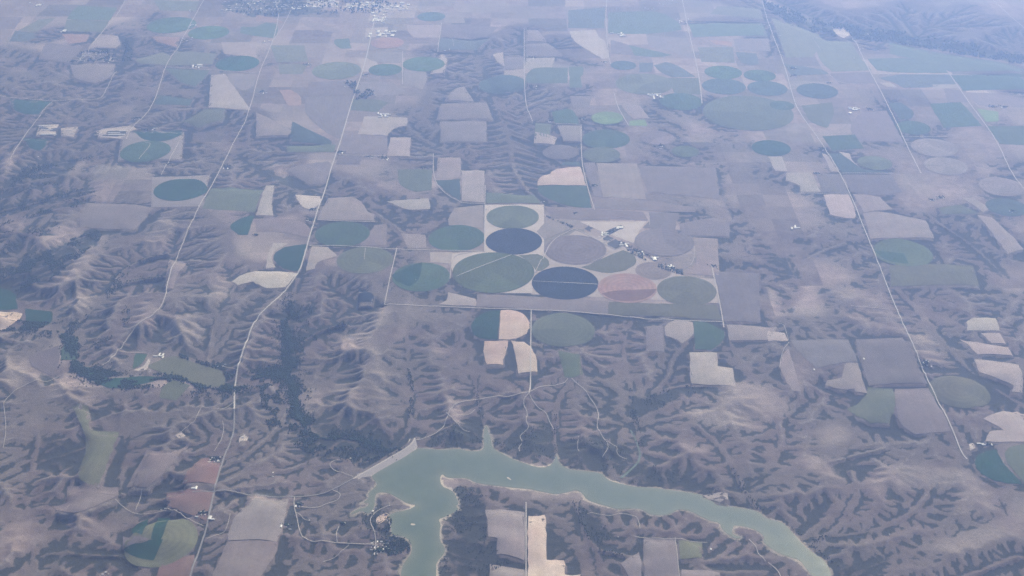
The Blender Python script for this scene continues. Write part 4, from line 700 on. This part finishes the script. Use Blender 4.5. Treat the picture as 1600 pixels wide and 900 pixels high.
wood('shore_woods', np.vstack([in_poly([(600,848),(612,838),(626,840),(638,848),(642,860),(630,868),(606,868)], 60, 20, -.35), in_poly([(606,806),(613,812),(610,825),(605,833),(600,826)], 40, 21, -.4), in_poly([(583,812),(588,820),(586,828),(582,822)], 60, 22, -.5)]), 5, 8, 5, 'dark green trees around the lakeside campground')
wood('draw_brush', np.vstack([along(7, 28, 22, 23, .45, thr=-.1), along(8, 22, 10, 24, thr=.1), along(11, 18, 12, 26, .5, thr=0), along(13, 22, 14, 27, .55, thr=-.1), along(18, 16, 10, 30, thr=0), along(5, 14, 8, 33, .4), along(6, 14, 8, 32, .4), in_poly(BRUSH[7], 16, 34, .0), in_poly(BRUSH[8], 11, 361, .1), in_poly(BRUSH[13], 10, 35, .12), in_poly(BRUSH[14], 9, 36, .15), in_poly(BRUSH[15], 12, 38, .1), in_poly(BRUSH[16], 16, 39, .0), in_poly(BRUSH[12], 9, 40, .1), in_poly(BRUSH[11], 10, 42, .1), in_poly(BRUSH[9], 10, 43, .1), in_poly(BRUSH[18], 10, 44, .1)]), 3.5, 6.5, 6, 'dark scrub in the draws that run down to the reservoir')
wood('river_woods', in_poly(BRUSH[29], 5, 38, -.25), 13, 24, 7, 'blue dark band of woods along the far river valley')
wood('town_trees', np.vstack([in_poly(BRUSH[30], 1.6, 39, -.1, False), in_poly([(500,2),(590,0),(640,8),(600,20),(500,22)], 2, 40, -.2, False)]), 11, 19, 8, 'trees shading the streets of the far town')
wood('village_trees', np.vstack([in_poly([(118,86),(140,78),(180,78),(186,95),(160,99),(115,99)], 5, 42, -.1, False), in_poly([(185,60),(196,58),(208,80),(205,96),(190,95),(196,78)], 9, 43, -.2), in_poly([(541,127),(556,126),(556,141),(545,140)], 8, 44, -.3, False), in_poly([(552,142),(584,140),(588,152),(556,156)], 8, 45, -.3, False)]), 9, 16, 9, 'trees among the houses of the wooded village and the hamlet by the highway')
wood('windbreak_trees', np.vstack([in_poly([(966,377),(972,376),(1000,392),(1030,407),(1066,424),(1068,430),(1040,423),(1012,409),(985,396)], 34, 46, -.3, False), in_poly([(852,338),(855,337),(896,354),(893,356)], 30, 47, -.5, False), in_poly([(941,366),(970,352),(975,355),(950,368)], 30, 48, -.2, False)]), 5, 8, 10, 'long dark windbreak slanting through the farmyard between the round fields')
print('woods', round(time.time()-T0, 1))
# ------------------------------------------------------------------ buildings
def house_mesh(w, d, hh, rise, roof, over=.6):
    V = [(-w/2,-d/2,0),(w/2,-d/2,0),(w/2,d/2,0),(-w/2,d/2,0),(-w/2,-d/2,hh),(w/2,-d/2,hh),(w/2,d/2,hh),(-w/2,d/2,hh),(-w/2,0,hh+rise),(w/2,0,hh+rise)]
    F = [(0,1,5,4),(2,3,7,6),(1,2,6,9,5),(3,0,4,8,7)]; a, o = w/2+over, d/2+over; dz = rise/(d/2)*over; n = len(V)
    for t in (0.05, .35): V += [(-a,-o,hh-dz+t),(a,-o,hh-dz+t),(a,0,hh+rise+t),(-a,0,hh+rise+t),(-a,o,hh-dz+t),(a,o,hh-dz+t)]
    m = n+6; R = [(m,m+1,m+2,m+3),(m+3,m+2,m+5,m+4),(n+1,n,n+3,n+2),(n+2,n+3,n+4,n+5),(n,n+1,m+1,m),(n+5,n+4,m+4,m+5),(n+1,n+2,m+2,m+1),(n+2,n+5,m+5,m+2),(n+3,n,m,m+3),(n+4,n+3,m+3,m+4)]
    me = bpy.data.meshes.new('farm_building'); me.from_pydata(V, [], F+R); me.materials.append(M_WALL); me.materials.append(roof)
    me.polygons.foreach_set('material_index', np.array([0]*len(F)+[1]*len(R), np.int32)); return me
def bin_mesh(r, hh, rise):
    n = 20; a = np.linspace(0, 2*np.pi, n+1)[:-1]; V = [(r*math.cos(t), r*math.sin(t), 0) for t in a]+[(r*math.cos(t), r*math.sin(t), hh) for t in a]+[((r+.3)*math.cos(t), (r+.3)*math.sin(t), hh-.05) for t in a]+[(.12*r*math.cos(t), .12*r*math.sin(t), hh+rise) for t in a]
    F = [(i, (i+1) % n, n+(i+1) % n, n+i) for i in range(n)]+[(2*n+i, 2*n+(i+1) % n, 3*n+(i+1) % n, 3*n+i) for i in range(n)]+[tuple(range(3*n, 4*n))]
    me = bpy.data.meshes.new('grain_bin'); me.from_pydata(V, [], F); me.materials.append(M_STEEL); me.materials.append(M_ROOFW); me.polygons.foreach_set('material_index', np.array([0]*n+[1]*(n+1), np.int32)); return me
HM = [house_mesh(16,10,3,2.4,M_ROOFG), house_mesh(22,13,3.4,2.8,M_ROOFW), house_mesh(34,17,5,3.4,M_ROOFW), house_mesh(48,20,5.5,3.6,M_ROOFW), house_mesh(26,15,4.5,3.2,M_ROOFG), house_mesh(130,16,4.5,2.5,M_ROOFW), house_mesh(60,36,7,3,M_ROOFW)]
BM = bin_mesh(7, 8, 3.2); TM = bin_mesh(26, 12, 3)
def put(me, name, x, y, rz, sc=1.0):
    o = bpy.data.objects.new(name, me); COL.objects.link(o); o.location = (x, y, float(height(x, y))+2.0); o.rotation_euler = (0, 0, rz); o.scale = (sc, sc, sc); return o
# farm, pixel x, y, how many, spread in metres, kind: f farm, h hamlet, b big white barns, t tank, s lone shed
SITES = [(52,5,4,90,'f'),(60,8,3,80,'b'),(98,50,2,40,'b'),(298,17,4,110,'f'),(303,41,6,110,'f'),(290,62,6,130,'f'),(306,104,6,110,'b'),(350,117,1,10,'s'),(213,186,4,70,'f'),(224,204,3,60,'f'),(240,202,2,40,'b'),(113,97,5,60,'h'),(150,90,34,330,'h'),(85,158,1,10,'s'),(420,65,6,110,'f'),(480,102,4,80,'f'),(410,145,4,80,'f'),(571,118,3,60,'f'),(549,133,12,120,'h'),(571,148,22,190,'h'),(600,180,9,120,'b'),
 (700,80,3,80,'f'),(733,187,1,10,'s'),(597,53,14,260,'b'),(946,10,2,60,'f'),(965,54,6,130,'b'),(1070,33,9,150,'f'),(905,49,2,50,'s'),(945,98,2,50,'f'),(1024,151,11,140,'b'),(830,91,4,90,'f'),(831,137,4,90,'f'),(860,190,2,40,'f'),(910,187,3,50,'f'),(1045,4,12,220,'h'),(1015,14,5,100,'f'),(1220,56,1,10,'s'),(1222,88,2,40,'f'),(1238,108,5,80,'f'),(1241,119,3,70,'f'),(1347,77,2,40,'f'),(1334,91,1,10,'s'),(1334,170,7,70,'b'),(1328,177,1,1,'t'),(1360,172,3,60,'f'),(1553,168,5,90,'f'),(1570,168,4,70,'f'),(1360,53,3,60,'s'),(1296,130,2,40,'f'),
 (60,245,1,10,'s'),(355,262,4,60,'f'),(263,258,2,50,'f'),(310,322,1,10,'s'),(531,239,5,70,'f'),(490,329,5,60,'f'),(484,345,4,50,'f'),(600,248,6,80,'f'),(577,246,2,50,'f'),(663,263,3,50,'f'),(760,327,1,8,'t'),(650,437,1,4,'s'),(400,368,2,40,'f'),(930,291,4,60,'f'),(1031,230,4,80,'f'),(848,316,2,30,'s'),(900,334,2,40,'f'),(1115,417,3,50,'f'),(976,383,5,55,'b'),(1000,396,3,45,'b'),(1023,404,3,40,'b'),(1048,417,4,45,'b'),(945,366,5,50,'b'),(966,356,2,30,'b'),(1276,272,4,50,'f'),(1241,356,4,60,'b'),(1285,234,4,60,'f'),(1469,310,4,70,'f'),(1457,313,2,40,'f'),(1583,331,3,50,'f'),
 (119,506,2,30,'f'),(250,556,5,60,'b'),(344,572,6,60,'f'),(282,682,1,10,'s'),(378,682,2,25,'s'),(1448,571,6,70,'f'),(1444,566,2,30,'s'),(1350,561,1,5,'b'),(1272,578,1,5,'b'),(1214,513,3,40,'s'),(336,719,8,60,'f'),(305,763,2,25,'b'),(315,804,5,50,'f'),(256,795,3,35,'f'),(332,811,2,30,'b'),(165,897,3,35,'s'),(547,717,1,4,'b'),(593,853,22,95,'h'),(594,862,10,60,'h'),(467,789,4,35,'f'),(447,822,5,45,'f'),(535,819,3,25,'f'),(483,813,1,5,'s'),(581,798,2,12,'s'),(1533,694,3,25,'b'),(1545,696,2,40,'f'),(1390,835,1,5,'s'),(1113,858,2,30,'s'),(965,839,1,6,'s'),(420,742,2,60,'s')]
for k, (px, py, n, sp_, kd) in enumerate(SITES):
    rr = random.Random(k*31+5); x, y = [float(v[0]) for v in cast(np.array([float(px)]), np.array([float(py)]))]
    far = 1.0+max(0, (300-py))/420*.5; spots = []; hd = {'f': 'pale roofed farm building', 'h': 'small pale house', 'b': 'bright white roofed barn', 't': 'round white storage tank', 's': 'small pale shed'}[kd]
    base = unique(hd, px, py); nm = {'f': 'farm_building', 'h': 'house', 'b': 'barn', 't': 'storage_tank', 's': 'shed'}[kd]
    rz0 = rr.uniform(-.12, .12)
    for i in range(n):
        for _ in range(40):
            a, b_ = x+rr.uniform(-1, 1)*sp_, y+rr.uniform(-1, 1)*sp_*.8
            if all(math.hypot(a-c, b_-d) > (26 if kd == 'h' else 38)*far for c, d in spots): break
        spots.append((a, b_))
        me = {'f': rr.choice([HM[0], HM[1], HM[2], HM[4], BM]), 'h': rr.choice([HM[0], HM[0], HM[1], HM[4]]), 'b': rr.choice([HM[2], HM[3], HM[3], HM[6] if n < 4 or py < 120 else HM[3]]), 't': TM if py < 250 else BM, 's': rr.choice([HM[0], HM[1]])}[kd]
        o = put(me, 'grain_bin' if me is BM else nm, a, b_, rz0+rr.choice([0, math.pi/2]), far*rr.uniform(.9, 1.15)*(1.3 if kd == 'b' and py < 450 else 1.0))
        tag(o, base, 'house' if kd == 'h' else 'grain bin' if me is BM else 'storage tank' if kd == 't' else 'barn' if kd == 'b' else 'farm building', ('buildings '+base[base.index(hd)+len(hd)+1:]) if n > 1 else None)
        if me is BM: o['label'] = base.replace(hd, 'round steel grain bin')
    if kd in 'fh' and 90 < py and n > 1 and n < 20:
        rs = np.random.RandomState(k); m = 10+5*n; q = np.stack([x+rs.normal(0, sp_*.55, m), y+sp_*.5+rs.normal(0, sp_*.35, m)], 1); wood('farm_grove_trees', q, 4.5, 8.5, k, 'dark grove '+base[base.index(hd)+len(hd)+1:])
# feedlot sheds
for px, py, s in [(76,210.5,1.5),(69,197,1.2),(74,203,1.0),(182,211,1.6),(178,208,1.2),(192,205,.8),(152,211,.6),(108,204,.6),(112,209,.6)]:
    x, y = [float(v[0]) for v in cast(np.array([float(px)]), np.array([float(py)]))]
    o = put(HM[5], 'feedlot_shed', x, y, .02, s*1.35); tag(o, unique('long white feedlot shed', px, py), 'shed', 'long sheds of the feedlots')
# the far town
rr = random.Random(99); cnt = 0; tspots = []
def town(x0, x1, y0, y1, n, big, lab, grp):
    for _ in range(n):
        for _ in range(30):
            px, py = rr.uniform(x0, x1), rr.uniform(y0, y1); x, y = [float(v[0]) for v in cast(np.array([px]), np.array([py]))]
            x = round(x/48)*48+rr.uniform(-6, 6); y = round(y/70)*70+rr.uniform(-8, 8)
            if all(abs(x-a)+abs(y-b) > 40 for a, b in tspots): break
        tspots.append((x, y)); me = rr.choice([HM[2], HM[3], HM[6]]) if rr.random() < big else rr.choice([HM[1], HM[2], HM[4], HM[0]])
        o = put(me, 'town_building', x, y, rr.choice([0, math.pi/2]), rr.uniform(1.25, 1.7)); tag(o, lab, 'building', grp)
town(476, 528, 1, 12, 36, .7, 'pale warehouse in the bright strip of the far town, left of the highway', 'warehouses of the far town')
town(538, 592, 4, 13, 34, .75, 'large pale building in the bright row left of the far highway bend', 'bright row by the highway bend')
town(592, 642, 4, 16, 24, .6, 'large pale building right of the far highway bend', 'buildings right of the highway bend')
town(579, 604, 14, 36, 34, .7, 'pale roadside building along the far highway below the town', 'roadside buildings of the far highway')
town(346, 470, 1, 18, 84, .1, 'small pale house among the trees of the far town', 'houses of the far town')
town(455, 468, 10, 14, 5, 1, 'white industrial building at the near edge of the far town', 'industrial buildings of the far town')
for pts in ([(350,10),(420,4),(500,2)],[(345,20),(420,14),(470,13)],[(380,24),(400,-4)],[(425,22),(440,-4)],[(455,14),(462,-6)],[(500,12),(592,9),(640,16)],[(540,14),(544,-4)],[(620,15),(700,20)],[(120,98),(145,82),(160,80)],[(163,80),(178,96)],[(130,88),(182,90)],[(118,94),(178,97)]): ribbon('road', pts, 14, M_TRACK, 5.2)
# pivot irrigators
def irrigator(a, b, label):
    (x0, y0), (x1, y1) = [[float(v[0]) for v in cast(np.array([float(p[0])]), np.array([float(p[1])]))] for p in (a, b)]
    z = float(height((x0+x1)/2, (y0+y1)/2))+2.2; L = math.hypot(x1-x0, y1-y0); root = bpy.data.objects.new('pivot_irrigator', None); COL.objects.link(root); root.location = ((x0+x1)/2, (y0+y1)/2, z); root.rotation_euler = (0, 0, math.atan2(y1-y0, x1-x0))
    V = []; F = []; n = int(L/6)
    for i in range(n+1):
        x = -L/2+L*i/n; s = abs(math.sin(i/8*math.pi)); V += [(x, -.25, 4.2+s*.6), (x, .25, 4.2+s*.6), (x, 1.6, 3.2+s*.2), (x, -1.6, 3.2+s*.2)]
    for i in range(n):
        q = 4*i; F += [(q+j, q+(j+1) % 4, q+4+(j+1) % 4, q+4+j) for j in range(4)]
    mesh_obj('pipe_truss', V, F, M_STEEL, root)
    nt_ = max(2, int(L/52)); tv = [(-2.2,-.25,0),(-1.8,.25,0),(2.2,.25,0),(1.8,-.25,0),(-.3,-.2,4.2),(-.3,.2,4.2),(.3,.2,4.2),(.3,-.2,4.2)]
    V = [(y*.2, x, zz) for x, y, zz in tv]; F = [(0,1,5,4),(1,2,6,5),(2,3,7,6),(3,0,4,7)]
    me = None
    for i in range(nt_+1):
        if me is None: o = mesh_obj('wheel_tower', V, F, M_STEEL, root); me = o.data
        else: o = bpy.data.objects.new('wheel_tower', me); COL.objects.link(o); o.parent = root
        o.location = (-L/2+L*i/nt_, 0, 0)
    tag(root, label, 'irrigator', 'pivot irrigators'); return root
irrigator((833,439.5), (934,444.5), 'long white pivot irrigator straight across the dark navy round field')
irrigator((716,431), (799,398.5), 'long pale pivot irrigator slanting across the largest green round field')
ribbon('path', [(833,439.2),(884,441.6),(934,444.2)], 9, M_TRACK, 4.9); ribbon('path', [(713,432),(756,414),(799,398.2)], 9, M_TRACK, 4.9)
print('buildings', round(time.time()-T0, 1))
# ------------------------------------------------------------------ the air: one even box of haze round everything
bx = bpy.data.meshes.new('haze'); a, zb, zt = 160000.0, -152.0, H+150
bx.from_pydata([(-a,-a,zb),(a,-a,zb),(a,a+40000,zb),(-a,a+40000,zb),(-a,-a,zt),(a,-a,zt),(a,a+40000,zt),(-a,a+40000,zt)], [], [(3,2,1,0),(4,5,6,7),(0,1,5,4),(1,2,6,5),(2,3,7,6),(3,0,4,7)])
hz = bpy.data.objects.new('haze', bx); COL.objects.link(hz); tag(hz, kind='stuff')
mh = bpy.data.materials.new('haze'); mh.use_nodes = True; t = mh.node_tree; t.nodes.remove(t.nodes['Principled BSDF'])
pv = t.nodes.new('ShaderNodeVolumePrincipled'); pv.inputs['Color'].default_value = HAZE_COLOR; pv.inputs['Absorption Color'].default_value = (.45, .45, .45, 1); pv.inputs['Density'].default_value = HAZE_DENSITY; pv.inputs['Anisotropy'].default_value = HAZE_G
t.links.new(pv.outputs[0], t.nodes['Material Output'].inputs['Volume']); bx.materials.append(mh)
print('done', round(time.time()-T0, 1), len(bpy.data.objects))
